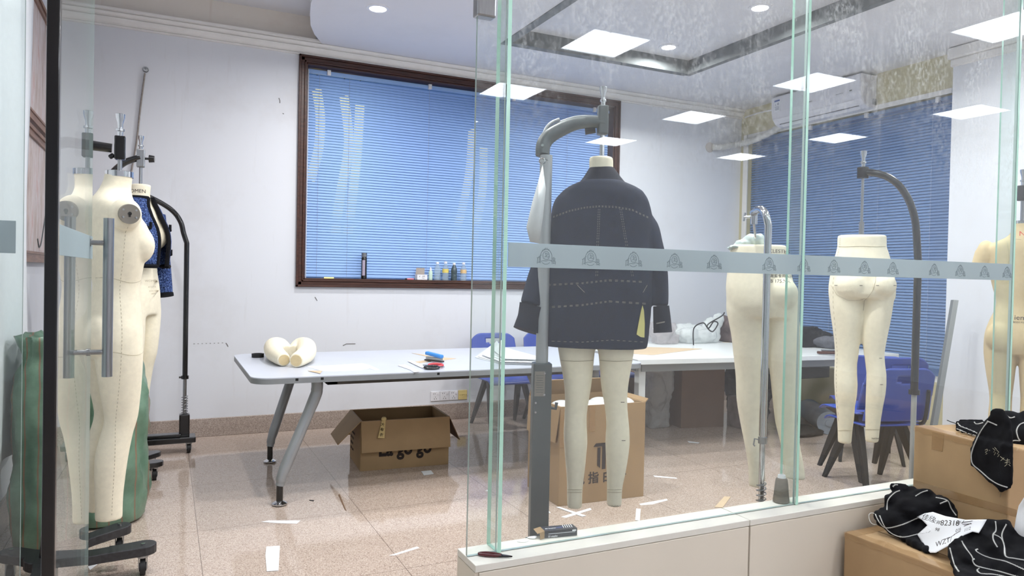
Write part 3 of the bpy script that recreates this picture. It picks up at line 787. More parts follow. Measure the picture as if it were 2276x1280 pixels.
# jacket: cropped shell with open front, trims, pockets and sleeves
JT = [(1.375,.088,.082,-.012),(1.345,.135,.092,-.016),(1.315,.172,.102,-.016),(1.26,.188,.116,-.006),(1.19,.188,.134,.010),(1.12,.186,.142,.016),(1.04,.182,.140,.014),(.965,.184,.138,.010)]
def jring(r, n=40, a0=radians(104), a1=radians(436)):
    out = []
    for j in range(n+1):
        t = a0+(a1-a0)*j/n; cx, sy = cos(t), sin(t); e = 2.4
        out.append(Vector((r[1]*abs(cx)**(2/e)*(1 if cx >= 0 else -1), r[3]+r[2]*abs(sy)**(2/e)*(1 if sy >= 0 else -1), r[0])))
    return out
R_ = [jring(r) for r in lerp_rows(JT, .03)]
tj = thing('jacket', 'cropped blue tweed jacket with black braid edges on the dress form lettered WOMEN', 'jacket', FB+Vector((0, 0, .9)))
jb = MB(); nn = len(R_[0]); jb.add([p for r in R_ for p in r], [(i*nn+j, i*nn+j+1, (i+1)*nn+j+1, (i+1)*nn+j) for i in range(len(R_)-1) for j in range(nn-1)])
def JW(b): return place(b, FB, RB, kB)
obj('shell', JW(jb), m_tweed, tj, smooth=180, solid=.008)
tr = MB()
tr.tube([r[0] for r in R_], .013, 8).tube([r[-1] for r in R_], .013, 8).tube(R_[0], .011, 8).tube(R_[-1], .013, 8)
obj('braid', JW(tr), m_trim, tj, smooth=60)
for zz in (1.19, 1.035):
    i = min(range(len(R_)), key=lambda q: abs(R_[q][0].z-zz))
    for seg in (R_[i][2:9], R_[i][-9:-2]):
        pk = MB().tube([Vector((p.x*1.035, p.y*1.035, p.z)) for p in seg], .010, 6)
        for e in (seg[0], seg[-1]): pk.cyl((e.x*1.04, e.y*1.04, zz), (e.x*1.04, e.y*1.04, zz+.035), .008, n=6)
        obj('pocket_braid', JW(pk), m_trim, tj, smooth=60)
for s in (-1, 1):
    P = catmull([(s*.17, -.01, 1.28), (s*.215, -.005, 1.12), (s*.225, .02, .95), (s*.215, .05, .78)], 5); m = len(P)-1
    sl = obj('sleeve', JW(MB().tube(P, [.075-.028*i/m for i in range(m+1)], 16)), m_tweed, tj, smooth=60)
    obj('cuff_braid', JW(MB().tube([P[-1]+(P[-2]-P[-1])*.6, P[-1]+(P[-1]-P[-2])*.3], .052, 16)), m_trim, sl, smooth=60)
# its stand: cast arm rising from a pole hidden behind the first form
sp = PD(236, 560, dB+.03)
sB = thing('form_stand', 'black stand with a curved cast arm behind the dress form by the door', 'stand', (sp.x, sp.y, 0), 'black form stands')
cl = PD(313, 352, dB)
arm = [PD(x, y, dB+.03*(1-k_)) for x, y, k_ in ((236, 440, 0), (236, 408, 0), (252, 382, .3), (276, 362, .7), (300, 353, 1), (311, 351, 1))]
obj('arm', MB().tube(catmull(arm, 6), [.026]*31, 12, flat=.75), m_black, sB, smooth=60)
obj('pole', MB().cyl((sp.x, sp.y, .10), (sp.x, sp.y, arm[1].z-.02), .022, n=18), m_black, sB, smooth=40)
obj('clamp', MB().cbox(cl, (.045, .045, .11)), m_steel, sB, bevel=.006)
k1 = obj('side_knob', MB().cyl(cl, cl+Vector((.055, 0, 0)), .007).lathe([(.0,-.012),(.022,-.012),(.026,0),(.022,.012),(0,.012)], (0,0,0), 14).xf(Matrix.Identity(4)), m_black, sB) if False else \
     obj('side_knob', MB().cyl(cl, cl+Vector((.05, -.01, 0)), .007).cyl(cl+Vector((.045, -.01, 0)), cl+Vector((.075, -.014, 0)), .024, .020, 10), m_black, sB, smooth=40)
knob(sB, cl+Vector((0, 0, .05)), .95)
bb = MB(); cr = PZ(344, 1030, .1)
boardleg(bb, (sp.x, sp.y), (cr.x, cr.y), .06, .05, .085, .115); boardleg(bb, (sp.x, sp.y), (sp.x+.26, sp.y+.32), .06, .05, .085, .115); boardleg(bb, (sp.x, sp.y), (sp.x-.16, sp.y+.30), .06, .05, .085, .115)
obj('base_board', bb, m_black, sB, bevel=.004)
for p in (cr, (sp.x+.26, sp.y+.31), (sp.x-.16, sp.y+.29)): caster(sB, (p[0], p[1]-.01, .085), .034)
# third stand by the wall: bent black tube
cpx, cpy = PD(413, 700, 5.76).x, 5.755
sC = thing('form_stand', 'black bent tube stand with a spring on a wheeled base by the back wall', 'stand', (cpx, cpy, 0), 'black form stands')
dC = hypot(cpx, cpy)
P = [Vector((cpx, cpy, PD(416, 838, dC).z)), PD(411, 700, dC), PD(409, 540, dC), PD(408, 518, dC), PD(403, 497, dC), PD(393, 479, dC), PD(378, 464, dC-.03), PD(356, 450, dC-.06), PD(332, 438, dC-.1), PD(300, 424, dC-.15)]
P[1].x = P[2].x = cpx; P[1].y = P[2].y = cpy
obj('pole', MB().tube([P[0], P[1]]+catmull(P[2:], 5), .018, 14), m_black, sC, smooth=60)
zc = P[0].z
obj('collar', MB().cyl((cpx, cpy, zc-.012), (cpx, cpy, zc+.012), .026, n=16).cyl((cpx-.04, cpy, zc), (cpx, cpy, zc), .007), m_black, sC, smooth=40)
obj('inner_tube', MB().cyl((cpx, cpy, .14), (cpx, cpy, zc), .013, n=14), m_steel, sC, smooth=40)
obj('spring', spring((cpx, cpy), .27, .40, .020, 7), m_steel, sC, smooth=60)
obj('pole_socket', MB().cbox((cpx, cpy, .19), (.07, .07, .16)), m_black, sC, bevel=.008)
obj('base_board', MB().box((cpx-.42, cpy-.10, .075), (cpx+.075, cpy+.05, .115)).box((cpx-.40, cpy-.06, .115), (cpx-.02, cpy+.02, .135)), m_black, sC, bevel=.006)
for p in ((cpx+.03, cpy-.07), (cpx+.03, cpy+.03), (cpx-.37, cpy-.07), (cpx-.37, cpy+.03)): caster(sC, (p[0], p[1], .075), .032)

# ---------------------------------------------------------------- forms measured row by row
def px_rings(rows, D0, ratio, step=14, e=2.2, shift=0.0, fn=None):
    """rows of (y, left, right): oval sections at distance D0 whose outline has those edges"""
    out = []
    for r in lerp_rows([list(q) for q in rows], step):
        y, a, c = r[0], r[1], r[2]; rt = r[3] if len(r) > 3 else ratio
        L, Rr = PD(a, y, D0), PD(c, y, D0); mid = (L+Rr)/2; wv = Rr-L; wv.z = 0; hw = wv.length/2; wv.normalize()
        dv = Vector((-wv.y, wv.x, 0)); sh = r[4] if len(r) > 4 else shift
        o = oval((0, 0), hw, hw*rt, 0, 28, e)
        out.append([Vector((mid.x, mid.y, mid.z))+wv*p.x+dv*(p.y+sh) for p in o])
    return out
def conv(rows, ox, oy, k): return [(oy+r[0]/k, ox+r[1]/k, ox+r[2]/k)+tuple(r[3:]) for r in rows]
# denim jacket form: only its neck and legs show
DJ = hypot(1.69, 2.65)
LEGS_L = conv([(-110,300,550),(-40,285,552),(10,292,550),(60,300,545),(160,320,535),(250,333,525),(330,338,512),(400,337,500),(460,334,493),(540,330,494),(600,328,498),(660,331,498),(720,335,492),(800,342,485),(880,349,476),(980,352,464),(1110,353,460)], 1150, 780, 3.2)
LEGS_R = conv([(-110,575,815),(-40,568,832),(10,574,828),(60,580,820),(160,587,802),(250,595,788),(330,608,782),(400,621,783),(460,628,788),(540,632,796),(600,627,799),(660,625,799),(720,627,793),(800,631,781),(880,634,766),(980,636,746),(1100,634,742)], 1150, 780, 3.2)
NECK = conv([(318,600,706),(326,596,710),(375,597,711),(430,590,718)], 1030, 200, 2.134)
b = MB()
for rr in (LEGS_L, LEGS_R): b.loft(px_rings(rr, DJ, 1.05))
b.loft(px_rings(NECK, DJ, 1.0))
b.loft(px_rings(conv([(420,590,720),(470,500,800),(560,470,840),(760,500,810),(900,520,790),(1040,490,810),(1120,480,810),(1180,500,800)], 1030, 200, 2.134), DJ, .55))
nj = px_rings(NECK, DJ, 1.0)[0][0]
cJ = PD(1335, 800, DJ)
tJ = thing('dress_form', 'cream dress form wearing the dark denim jacket, legs hanging in front of a carton', 'dress form', (cJ.x, cJ.y, .3), 'cream dress forms')
bJ = voxel(b, .0075, 6); treeJ = bJ.bvh()
obj('body', bJ, m_canvas, tJ, smooth=180)
vd = Vector((cJ.x, cJ.y, 0)).normalized(); vr = Vector((vd.y, -vd.x, 0))
def view_seam(b, tree, pix, D0, r=.001, dash=0, sub=4):
    pts = []
    for i in range(len(pix)-1):
        for q in range(sub):
            t = q/sub; pts.append((pix[i][0]*(1-t)+pix[i+1][0]*t, pix[i][1]*(1-t)+pix[i+1][1]*t))
    pts.append(pix[-1]); P = []
    for x, y in pts:
        d = ray(x, y).normalized(); h = tree.ray_cast(EYEV, d)
        if h[0] is not None and (h[0].xy.length-D0) < .4: P.append(h[0]-d*.0012)
    if len(P) < 2: return
    if dash:
        for i in range(0, len(P)-1, 2): b.tube([P[i], P[i+1]], r, 4)
    else: b.tube(P, r, 4)
sm = MB()
for z_ in (800, 1086, 1092):
    for x0, x1 in ((1240, 1325), (1330, 1412)): view_seam(sm, treeJ, [(x0+(x1-x0)*i/10, z_+2*sin(pi*i/10)*(1 if z_ > 900 else 1.5)) for i in range(11)], DJ, .0012)
obj('seams', sm, m_seam, tJ)
sm = MB()
for x0, y0 in ((1380, 894), (1382, 979)): view_seam(sm, treeJ, [(x0, y0), (x0+8, y0)], DJ, .0012)
obj('pencil_marks', sm, m_print, tJ)
obj('ankle_lettering', on_view(treeJ, 'Half Out', .012, 1369, 1121, DJ), m_print, tJ)
kJ = PD(1340, 252, DJ); nt = PD(1335, 349, DJ)
obj('rod', MB().cyl((kJ.x, kJ.y, nt.z-.05), (kJ.x, kJ.y, kJ.z+.02), .010, n=14), m_chrome, tJ, smooth=40)
# the dark denim jacket, seen from behind
BODY = conv([(432,566,750,1.0),(445,535,780,.85),(458,505,815,.7),(480,474,850,.62),(515,440,876,.56),(560,422,890,.54),(620,414,898,.55),(700,410,888,.56),(850,400,893,.56),(1000,392,893,.56),(1120,386,884,.56),(1218,382,868,.56)], 1030, 200, 2.134)
b = MB(); rg = px_rings(BODY, DJ, .56, 10, 2.5)
nz = lambda p, k, s: noise.noise(Vector(p)*k+Vector((s, s*2, 0)))
b.loft(rg)
def sleeve(pts, D0, flat):
    """pts: (cx, cy, half width px)"""
    P, R2 = [], []
    for x, y, hw, dd in pts:
        a, c = PD(x-hw, y, D0+dd), PD(x+hw, y, D0+dd); P.append((a+c)/2); R2.append((c-a).length/2)
    n = 5; Q = catmull(P, n); rr = []
    for i in range(len(R2)-1):
        for q in range(n): rr.append(R2[i]*(1-q/n)+R2[i+1]*q/n)
    rr.append(R2[-1]); return Q, rr
def cvt(pts): return [(1030+x/2.134, 200+y/2.134, h/2.134, d) for x, y, h, d in pts]
SL = cvt([(462,590,30,.02),(436,650,50,.01),(412,740,60,.0),(382,850,65,-.01),(352,960,67,-.02),(334,1024,68,-.03)])
SRt = cvt([(858,590,28,.02),(884,650,44,.01),(908,740,42,0),(930,850,36,0),(938,950,35,0),(938,1024,35,-.01)])
for pts in (SL, SRt):
    Q, rr = sleeve(pts, DJ, .8); b.tube(Q, rr, 18)
jk = voxel(b, .0075, 5); jt = jk.bvh()
for i, p in enumerate(jk.v):                                # cloth folds
    f = .004*nz((p.x*7, p.y*7, p.z*5), 1, 3)+.0025*nz((p.x*20, p.y*20, p.z*14), 1, 8)
    d = Vector((p.x-cJ.x, p.y-cJ.y, 0)); 
    if d.length > .02: jk.v[i] = p+d.normalized()*f
jt = jk.bvh()
tK = thing('jacket', 'dark navy denim jacket with tan topstitching, seen from behind on a dress form', 'jacket', (cJ.x, cJ.y, .98))
obj('shell', jk, m_denim, tK, smooth=180)
# collar standing round the neck
cr_ = conv([(362,606,704),(372,596,716),(395,582,734),(415,569,748),(436,553,766)], 1030, 200, 2.134)
obj('collar', MB().loft(px_rings([(r[0], r[1], r[2], 1.0-.05*i) for i, r in enumerate(cr_)], DJ, .9, 6), True, True), m_denim2, tK, smooth=50)
for pts, nm in (([(334,1024,70,-.03),(318,1082,62,-.035),(300,1142,66,-.045)], 'left'), ([(938,1024,38,-.01),(942,1085,42,-.012),(946,1150,45,-.015)], 'right')):
    Q, rr = sleeve(cvt(pts), DJ, 1)
    cf = obj('cuff', MB().tube(Q, rr, 22), m_denim2, tK, smooth=50)
st = MB()
def J(pts): return [(1030+x/2.134, 200+y/2.134) for x, y in pts]
for off in (0, 5):
    view_seam(st, jt, J([(425,600+off),(500,572+off),(570,556+off),(640,549+off),(720,552+off),(800,566+off),(885,606+off)]), DJ, .0008, 1, 10)
    view_seam(st, jt, J([(640+off*1.6,565),(634+off*1.6,700),(628+off*1.6,890)]), DJ, .0008, 1, 24)
    view_seam(st, jt, J([(742+off*1.6,565),(764+off*1.6,700),(800+off*1.6,890)]), DJ, .0008, 1, 24)
    view_seam(st, jt, J([(400,922+off),(560,914+off),(690,900+off),(860,908+off)]), DJ, .0008, 1, 12)
    view_seam(st, jt, J([(392,1028+off),(560,1018+off),(690,1000+off),(880,1012+off)]), DJ, .0008, 1, 12)
view_seam(st, jt, J([(390,1190),(560,1196),(700,1186),(866,1196)]), DJ, .0008, 1, 12)
view_seam(st, jt, J([(540,925),(575,960)]), DJ, .0012); view_seam(st, jt, J([(852,960),(872,925)]), DJ, .0012)
obj('topstitching', st, m_stitch, tK)
bh = MB()
for sgn in (0, 3): view_seam(bh, cf and MB().tube(*sleeve(cvt([(938,1024,38,-.01),(942,1085,42,-.012),(946,1150,45,-.015)]), DJ, 1), 22).bvh(), J([(915,1106+sgn),(955,1098+sgn)]), DJ, .0012)
obj('buttonhole', bh, m_stitch, tK)
vt = []
for x, y in ((1428, 679), (1431, 690), (1433, 720), (1432, 750), (1424, 749), (1415, 743), (1420, 715), (1425, 690)):
    h = jt.ray_cast(EYEV, ray(x, y).normalized()); vt.append((h[0] if h[0] is not None else PD(x, y, DJ-.1))-ray(x, y).normalized()*.004)
obj('vent_lining', MB().add(vt, [tuple(range(len(vt)))]), simple('pale_yellow_cloth', (214,206,132), .8, var=.06), tK, solid=.002)
# heavy grey stand with curved cast arm
DS = DJ-.06
g0 = PD(1200, 1000, DS); 
sJ = thing('form_stand', 'heavy grey column stand with a curved arm holding the denim jacket form', 'stand', (g0.x, g0.y, 0))
zt = PD(1202, 806, DS).z; zp = PD(1206, 345, DS).z
cg = Matrix.Rotation(-atan2(g0.x, g0.y)+radians(8), 3, 'Z')
obj('column', MB().cbox((g0.x, g0.y, (zt+.06)/2), (.080, .070, zt-.06), cg), m_greysteel, sJ, bevel=.004)
obj('base_plate', MB().cbox((g0.x+.23, g0.y+.12, .04), (.36, .45, .035), cg), m_greysteel, sJ, bevel=.006)
for dx, dy in ((.10, .0), (.30, -.04), (.16, .27), (.36, .22)): caster(sJ, (g0.x+dx, g0.y+dy, .024), .011)
obj('pole', MB().cyl((g0.x, g0.y, zt-.03), (g0.x, g0.y, zp), .0265, n=22), m_silver, sJ, smooth=40)
pl = obj('rating_plate', MB().cbox(Vector((g0.x, g0.y, 0))+cg @ Vector((-.012, -.0365, zt-.085)), (.044, .003, .105), cg), m_disc, sJ)
ln = MB()
for i in range(8): ln.cbox(Vector((g0.x, g0.y, 0))+cg @ Vector((-.012, -.0385, zt-.05-.010*i)), (.034-.004*(i % 3), .0008, .002), cg)
obj('plate_lines', ln, m_greysteel, pl)
for dz in (.04, .13, .165, .205): obj('screw', MB().cyl(Vector((g0.x, g0.y, 0))+cg @ Vector((.008 if dz < .14 else -.028, -.036, zt-dz)), Vector((g0.x, g0.y, 0))+cg @ Vector((.008 if dz < .14 else -.028, -.0425, zt-dz)), .0045, n=10), m_chrome, sJ)
hk = [Vector((g0.x, g0.y, 0))+cg @ Vector(q) for q in ((.04, -.01, zt-.19), (.062, -.012, zt-.195), (.066, -.012, zt-.168))]
obj('hook', MB().tube(hk, .007, 8), m_greysteel, sJ, smooth=60)
ap = [(1206, 345), (1208, 322), (1221, 303), (1248, 287), (1280, 275), (1312, 272), (1342, 274)]
aw = [.030, .031, .033, .031, .027, .024, .022]; k_ = 6
Q = catmull([PD(x, y, DS+(DJ-DS)*i/6) for i, (x, y) in enumerate(ap)], k_); rr = []
for i in range(6):
    for q in range(k_): rr.append(aw[i]*(1-q/k_)+aw[i+1]*q/k_)
rr.append(aw[-1])
arm = obj('arm', MB().tube(Q, rr, 16, flat=1.0), m_greysteel, sJ, smooth=60)
obj('stiffening_rib', MB().tube([q+Vector((0, 0, r+.001)) for q, r in zip(Q[6:], rr[6:])], .006, 8).tube([p+Vector((0, 0, .046+.006*sin(i*.28))) for i, p in enumerate(Q[6:18])], .007, 8), m_silver, arm, smooth=60)
obj('bolt', MB().cyl(Q[5], Q[5]-vd*.034, .006, n=10), m_chrome, arm)
obj('clamp', MB().cbox((kJ.x, kJ.y, kJ.z-.03), (.044, .044, .125), cg), m_greysteel, sJ, bevel=.006)
obj('side_knob', MB().cyl((kJ.x-.075*vr.x, kJ.y-.075*vr.y, kJ.z-.075), (kJ.x-.03*vr.x, kJ.y-.03*vr.y, kJ.z-.07), .017, .014, 10), m_blackmat, sJ, smooth=40)
knob(sJ, (kJ.x, kJ.y, kJ.z+.032), .9)
# white paper pattern hanging from the pole
tp = MB(); pp = [(1206, 366), (1213, 420), (1207, 480), (1198, 541), (1178, 538), (1170, 505), (1183, 450), (1196, 405)]
q = [PD(x, y, DS-.055+.012*sin(i*1.3)) for i, (x, y) in enumerate(pp)]
c_ = sum(q, Vector())/len(q)-vd*.012
tp.add(q+[c_], [(i, (i+1) % 8, 8) for i in range(8)])
tag(obj('paper_pattern', tp, m_paper2, smooth=180, solid=.0015), 'pointed white paper pattern hanging by a ring from the grey stand pole', 'paper')
hk_ = PD(1205, 362, DS-.055)
tag(obj('binder_ring', MB().tube([hk_+Vector((vr.x*.012*cos(a), vr.y*.012*cos(a), .012*sin(a)+.008)) for a in [2*pi*i/20 for i in range(20)]], .0025, 6, closed=True).cyl(hk_+Vector((0, 0, .018)), hk_+Vector((vr.x*.02, vr.y*.02, .018))+vd*.03, .003, n=6), m_chrome, smooth=60), 'small metal ring holding the white paper pattern to the grey pole', 'ring')

# ---------------------------------------------------------------- male trouser form with chrome stand
DM = hypot(2.56, 2.62)
MT = conv([(545,1624,1747,.72),(600,1617,1757,.74),(640,1613,1768,.78),(680,1616,1774,.80),(705,1620,1774,.70)], 0, 0, 1)
ML = conv([(668,1614,1700,1.0),(690,1614,1707,1.05),(740,1624,1704,1.05),(790,1630,1700,1.05),(840,1635,1696,1.0),(890,1637,1694,1.0),(940,1645,1694,1.0),(990,1655,1698,1.0),(1040,1663,1700,1.0),(1080,1664,1702,1.0)], 0, 0, 1)
MR = conv([(668,1695,1776,1.0),(690,1704,1776,1.05),(740,1708,1779,1.05),(790,1706,1778,1.05),(840,1712,1776,1.0),(890,1717,1775,1.0),(940,1723,1772,1.0),(990,1735,1779,1.0),(1040,1742,1788,1.0),(1062,1744,1790,1.0)], 0, 0, 1)
b = MB()
for rw in (MT, ML, MR): b.loft(px_rings(rw, DM, .8))
cM = PD(1690, 650, DM); vm = Vector((cM.x, cM.y, 0)).normalized(); vmr = Vector((vm.y, -vm.x, 0))
b.ell(PD(1735, 655, DM-.06), (.08, .08, .085))
bM = voxel(b, .0075, 6); treeM = bM.bvh()
tM = thing('trouser_form', 'cream male trouser form lettered GB 175, behind the chrome pole', 'dress form', (cM.x, cM.y, .4), 'cream dress forms')
obj('body', bM, m_canvas, tM, smooth=180)
lt = MB()
for s, x, y, sz in (('CLESTER', 1732, 560, .024), ('立体裁剪专用人体', 1729, 614, .017), ('GB 175.MA', 1730, 625, .022)):
    lt.merge(on_view(treeM, s, sz, x, y, DM))
obj('lettering', lt, m_print, tM)
DP = DM-.215
pb = PD(1697, 900, DP)
sM = thing('form_stand', 'chrome bent tube stand in front of the cream male trouser form', 'stand', (pb.x, pb.y, 0))
tp_ = [PD(1706, 560, DP), PD(1705, 500, DP), PD(1702, 478, DP), PD(1695, 467, DP+.03), PD(1686, 466, DP+.07), PD(1674, 474, DP+.13)]
tp_[0].x = tp_[1].x = pb.x; tp_[0].y = tp_[1].y = pb.y
obj('upper_tube', MB().tube([Vector((pb.x, pb.y, PD(1692, 968, DP).z)), tp_[0]]+catmull(tp_[1:], 5), .0165, 16), m_chrome, sM, smooth=60)
obj('inner_tube', MB().cyl((pb.x, pb.y, .06), (pb.x, pb.y, PD(1692, 968, DP).z), .0125, n=16), m_chrome, sM, smooth=40)
zz = PD(1692, 975, DP).z
obj('collar', MB().cyl((pb.x, pb.y, zz-.02), (pb.x, pb.y, zz+.008), .0195, n=18).tube([Vector((pb.x, pb.y, zz-.005))-vmr*.018, Vector((pb.x, pb.y, zz-.002))-vmr*.034, Vector((pb.x, pb.y, zz-.03))-vmr*.038, Vector((pb.x, pb.y, zz-.036))-vmr*.032], .0035, 6), m_steel, sM, smooth=40)
z1 = PD(1690, 1072, DP).z
obj('spring', spring((pb.x, pb.y), z1-.16, z1, .0195, 7), m_steel, sM, smooth=60)
obj('base_cross', MB().box((pb.x-.24, pb.y-.005, .05), (pb.x+.34, pb.y+.045, .08)).box((pb.x-.03, pb.y-.005, .05), (pb.x+.03, pb.y+.42, .08)), m_steel, sM, bevel=.005)
for q in ((pb.x-.22, pb.y+.02), (pb.x+.32, pb.y+.02), (pb.x, pb.y+.4)): caster(sM, (q[0], q[1], .05), .022)
cc = PD(1676, 482, DP+.13)
obj('clamp', MB().cyl(cc+Vector((0,0,-.035)), cc+Vector((0,0,.018)), .016, n=14).cyl(cc-vmr*.045, cc+vmr*.01, .006).cyl(cc-vmr*.045+Vector((0,0,-.02)), cc-vmr*.04+Vector((0,0,.02)), .005), m_chrome, sM, smooth=40)
obj('rod', MB().cyl(cc+Vector((0,0,-.03)), PD(1682, 560, DM-.02), .006, n=10), m_chrome, sM, smooth=40)
# crumpled pale cloth on top of the form
rg = random.Random(7); b = MB()
for i, (x, y, rx, rz_) in enumerate(((1640, 550, .05, .010), (1655, 542, .05, .018), (1672, 534, .05, .026), (1686, 534, .035, .030), (1660, 552, .05, .014), (1690, 545, .03, .03), (1628, 552, .03, .008))):
    b.ell(PD(x, y, DM-.03+.015*(i % 3)), (rx, rx*.8, rz_))
cl_ = voxel(b, .006, 2)
for i, p in enumerate(cl_.v): cl_.v[i] = p+Vector((0, 0, .010*abs(noise.noise(Vector((p.x*34, p.y*34, p.z*20))))+.006*noise.noise(Vector((p.x*70, p.y*70, 3)))))
tag(obj('cloth_scrap', cl_, simple('pale_grey_green_cloth', (182,196,194), .8, var=.08), smooth=180), 'crumpled pale grey cloth lying on top of the male trouser form', 'cloth')

# ---------------------------------------------------------------- women's trouser form with black stand
DW_ = hypot(3.38, 2.70)
WT = conv([(208,677,923,.62),(262,676,923,.62),(270,675,924,.62),(290,670,932,.62),(320,662,941,.63),(400,641,962,.66),(460,632,970,.68),(500,631,970,.66),(522,633,966,.58)], 1560, 430, 2.2458)
WL = conv([(480,632,805,1.0),(560,637,806,1.05),(640,647,800,1.05),(720,658,790,1.05),(800,664,783,1.0),(850,662,775,1.0),(900,660,775,1.05),(950,660,778,1.08),(1000,663,775,1.08),(1060,668,765,1.0),(1120,674,760,1.0),(1180,677,752,1.0),(1245,678,747,1.0)], 1560, 430, 2.2458)
WR = conv([(480,808,968,1.0),(560,812,955,1.05),(640,800,942,1.05),(720,800,925,1.05),(800,808,912,1.0),(850,816,915,1.0),(900,821,922,1.05),(950,820,922,1.08),(1000,818,917,1.08),(1060,816,905,1.0),(1120,815,895,1.0),(1180,815,888,1.0),(1240,815,882,1.0)], 1560, 430, 2.2458)
b = MB()
for rw in (WT, WL, WR): b.loft(px_rings(rw, DW_, .66))
for x, r_e in ((1893, .088), (1960, .072)): b.ell(PD(x, 634, DW_-.052), (r_e, r_e, r_e*.95))
bW = voxel(b, .0075, 5); treeW = bW.bvh()
cW = PD(1918, 650, DW_); vw = Vector((cW.x, cW.y, 0)).normalized(); vwr = Vector((vw.y, -vw.x, 0))
tW = thing('trouser_form', 'cream female trouser form seen from behind, hung from the black curved arm', 'dress form', (cW.x, cW.y, .45), 'cream dress forms')
obj('body', bW, m_canvas, tW, smooth=180)
wb = px_rings(conv([(206,676,924),(262,675,924)], 1560, 430, 2.2458), DW_, .625, 60)
def C2(x, y): return (1560+x/2.2458, 430+y/2.2458)
sm = MB()
view_seam(sm, treeW, [C2(677+x*24.6, 264+1.5*sin(x)) for x in range(11)], DW_, .0014)
view_seam(sm, treeW, [C2(x, y) for x, y in ((690,210),(688,262),(672,330),(655,440),(655,560),(668,700),(676,800),(670,900),(672,1000),(684,1150))], DW_, .0011, 1, 10)
for zz in (1182,):
    view_seam(sm, treeW, [C2(677+i*7.5, zz+1.5*sin(i)) for i in range(11)], DW_, .0011); view_seam(sm, treeW, [C2(815+i*7.3, zz-4) for i in range(11)], DW_, .0011)
view_seam(sm, treeW, [(1947, 600), (1946, 625), (1940, 645), (1930, 660), (1921, 668), (1919, 690)], DW_, .0013)  # no seam: shade of the crease drawn as a dark line
view_seam(sm, treeW, [(1843, 628), (1860, 655), (1885, 668), (1910, 668), (1925, 662)], DW_, .0009)  # shade of the fold under the seat, also a drawn line
obj('seams', sm, m_seam, tW)  # sewn seams plus the drawn crease and fold shading
sm = MB()
for x, y in ((662,458),(788,459),(870,459),(957,459),(886,822),(890,954)): view_seam(sm, treeW, [C2(x, y), C2(x+14, y)], DW_, .0012)
obj('pencil_marks', sm, m_print, tW)
obj('ankle_lettering', on_view(treeW, 'Half Out', .010, *C2(866, 1218), DW_), m_print, tW)
kW = PD(1918, 384, DW_)
tz = PD(1917, 524, DW_).z
obj('rod', MB().cyl((kW.x, kW.y, tz-.03), (kW.x, kW.y, kW.z+.02), .0075, n=12).cyl((kW.x, kW.y, tz-.03), (kW.x, kW.y, tz+.075), .013, n=14), m_steel, tW, smooth=40)
p0 = PD(2037, 700, DW_+.05)
sW = thing('form_stand', 'black curved arm stand in front of the right blind', 'stand', (p0.x, p0.y, 0), 'black form stands')
A = [PD(1926, 383, DW_), PD(1945, 385, DW_), PD(1972, 393, DW_+.02), PD(1998, 412, DW_+.03), PD(2020, 445, DW_+.04), PD(2034, 490, DW_+.05), PD(2038, 540, DW_+.05)]
zl = PD(2038, 872, DW_+.05).z
obj('arm', MB().tube(catmull(A, 6)+[Vector((p0.x, p0.y, A[-1].z-.1)), Vector((p0.x, p0.y, zl))], [.017]*12+[.021]*27, 14) if False else MB().tube(catmull(A, 6)+[Vector((p0.x, p0.y, A[-1].z-.1)), Vector((p0.x, p0.y, zl))], .019, 14), m_black, sW, smooth=60)
obj('collar', MB().cyl((p0.x, p0.y, zl-.012), (p0.x, p0.y, zl+.014), .027, n=16), m_black, sW, smooth=40)
obj('inner_tube', MB().cyl((p0.x, p0.y, .08), (p0.x, p0.y, zl), .0135, n=14), m_silver, sW, smooth=40)
obj('base_board', MB().box((p0.x-.22, p0.y-.05, .055), (p0.x+.10, p0.y+.05, .085)), m_black, sW, bevel=.005)
for q in ((p0.x-.19, p0.y-.03), (p0.x-.19, p0.y+.03), (p0.x+.07, p0.y)): caster(sW, (q[0], q[1], .055), .024)
obj('clamp', MB().cbox(kW, (.044, .044, .062)), m_black, sW, bevel=.005)
knob(sW, kW+Vector((0, 0, .03)), .95)

# ---------------------------------------------------------------- tan dress form at the right edge
FR = PD(2268, 600, 5.12); dR = 5.12
ztop = PD(2256, 492, dR).z; FR.z = ztop-1.46*.97; RR = radians(-62)
tR = thing('dress_form', 'tan dress form with shoulder caps at the right edge of the photo', 'dress form', FR, None)
bR = place(voxel(fem_body(1.46, True), .008, 8), FR, RR, .97); treeR = bR.bvh()
obj('body', bR, m_canvas2, tR, smooth=180)
obj('neck_cap', place(MB().loft([oval((0, .010), .0515, .0545, z) for z in (1.438, 1.462)]), FR, RR, .97), m_chrome, tR, smooth=40)
nr = PD(2256, 440, dR)
obj('rod', MB().cyl((FR.x, FR.y, ztop), (FR.x, FR.y, ztop+.2), .009, n=12), m_steel, tR, smooth=40)
lt = MB(); sm = MB()
lt.merge(on_view(treeR, 'iem', .040, 2268, 705, dR)).merge(on_view(treeR, 'BODY FORM', .012, 2268, 715, dR))
view_seam(sm, treeR, [(2212+2*sin(i*.4), 560+i*8) for i in range(40)], dR, .001, 1, 2)
view_seam(sm, treeR, [(2232, 520), (2240, 545), (2243, 575), (2238, 600)], dR, .001); view_seam(sm, treeR, [(2236, 523), (2250, 530), (2270, 532)], dR, .001)
obj('seams', sm, m_seam, tR); obj('lettering', lt, m_print, tR)
obj('neck_label', on_view(treeR, 'N', .04, 2272, 521, dR), simple('red_print', (206,72,52), .6), tR)
sRp = Vector((FR.x+.22, FR.y-.12, 0))
sR = thing('form_stand', 'stand of the tan dress form at the right edge of the photo', 'stand', sRp, 'black form stands')
zk = PD(2257, 430, dR).z
obj('clamp', MB().cbox((FR.x, FR.y, zk), (.044, .044, .09)), m_black, sR, bevel=.005)
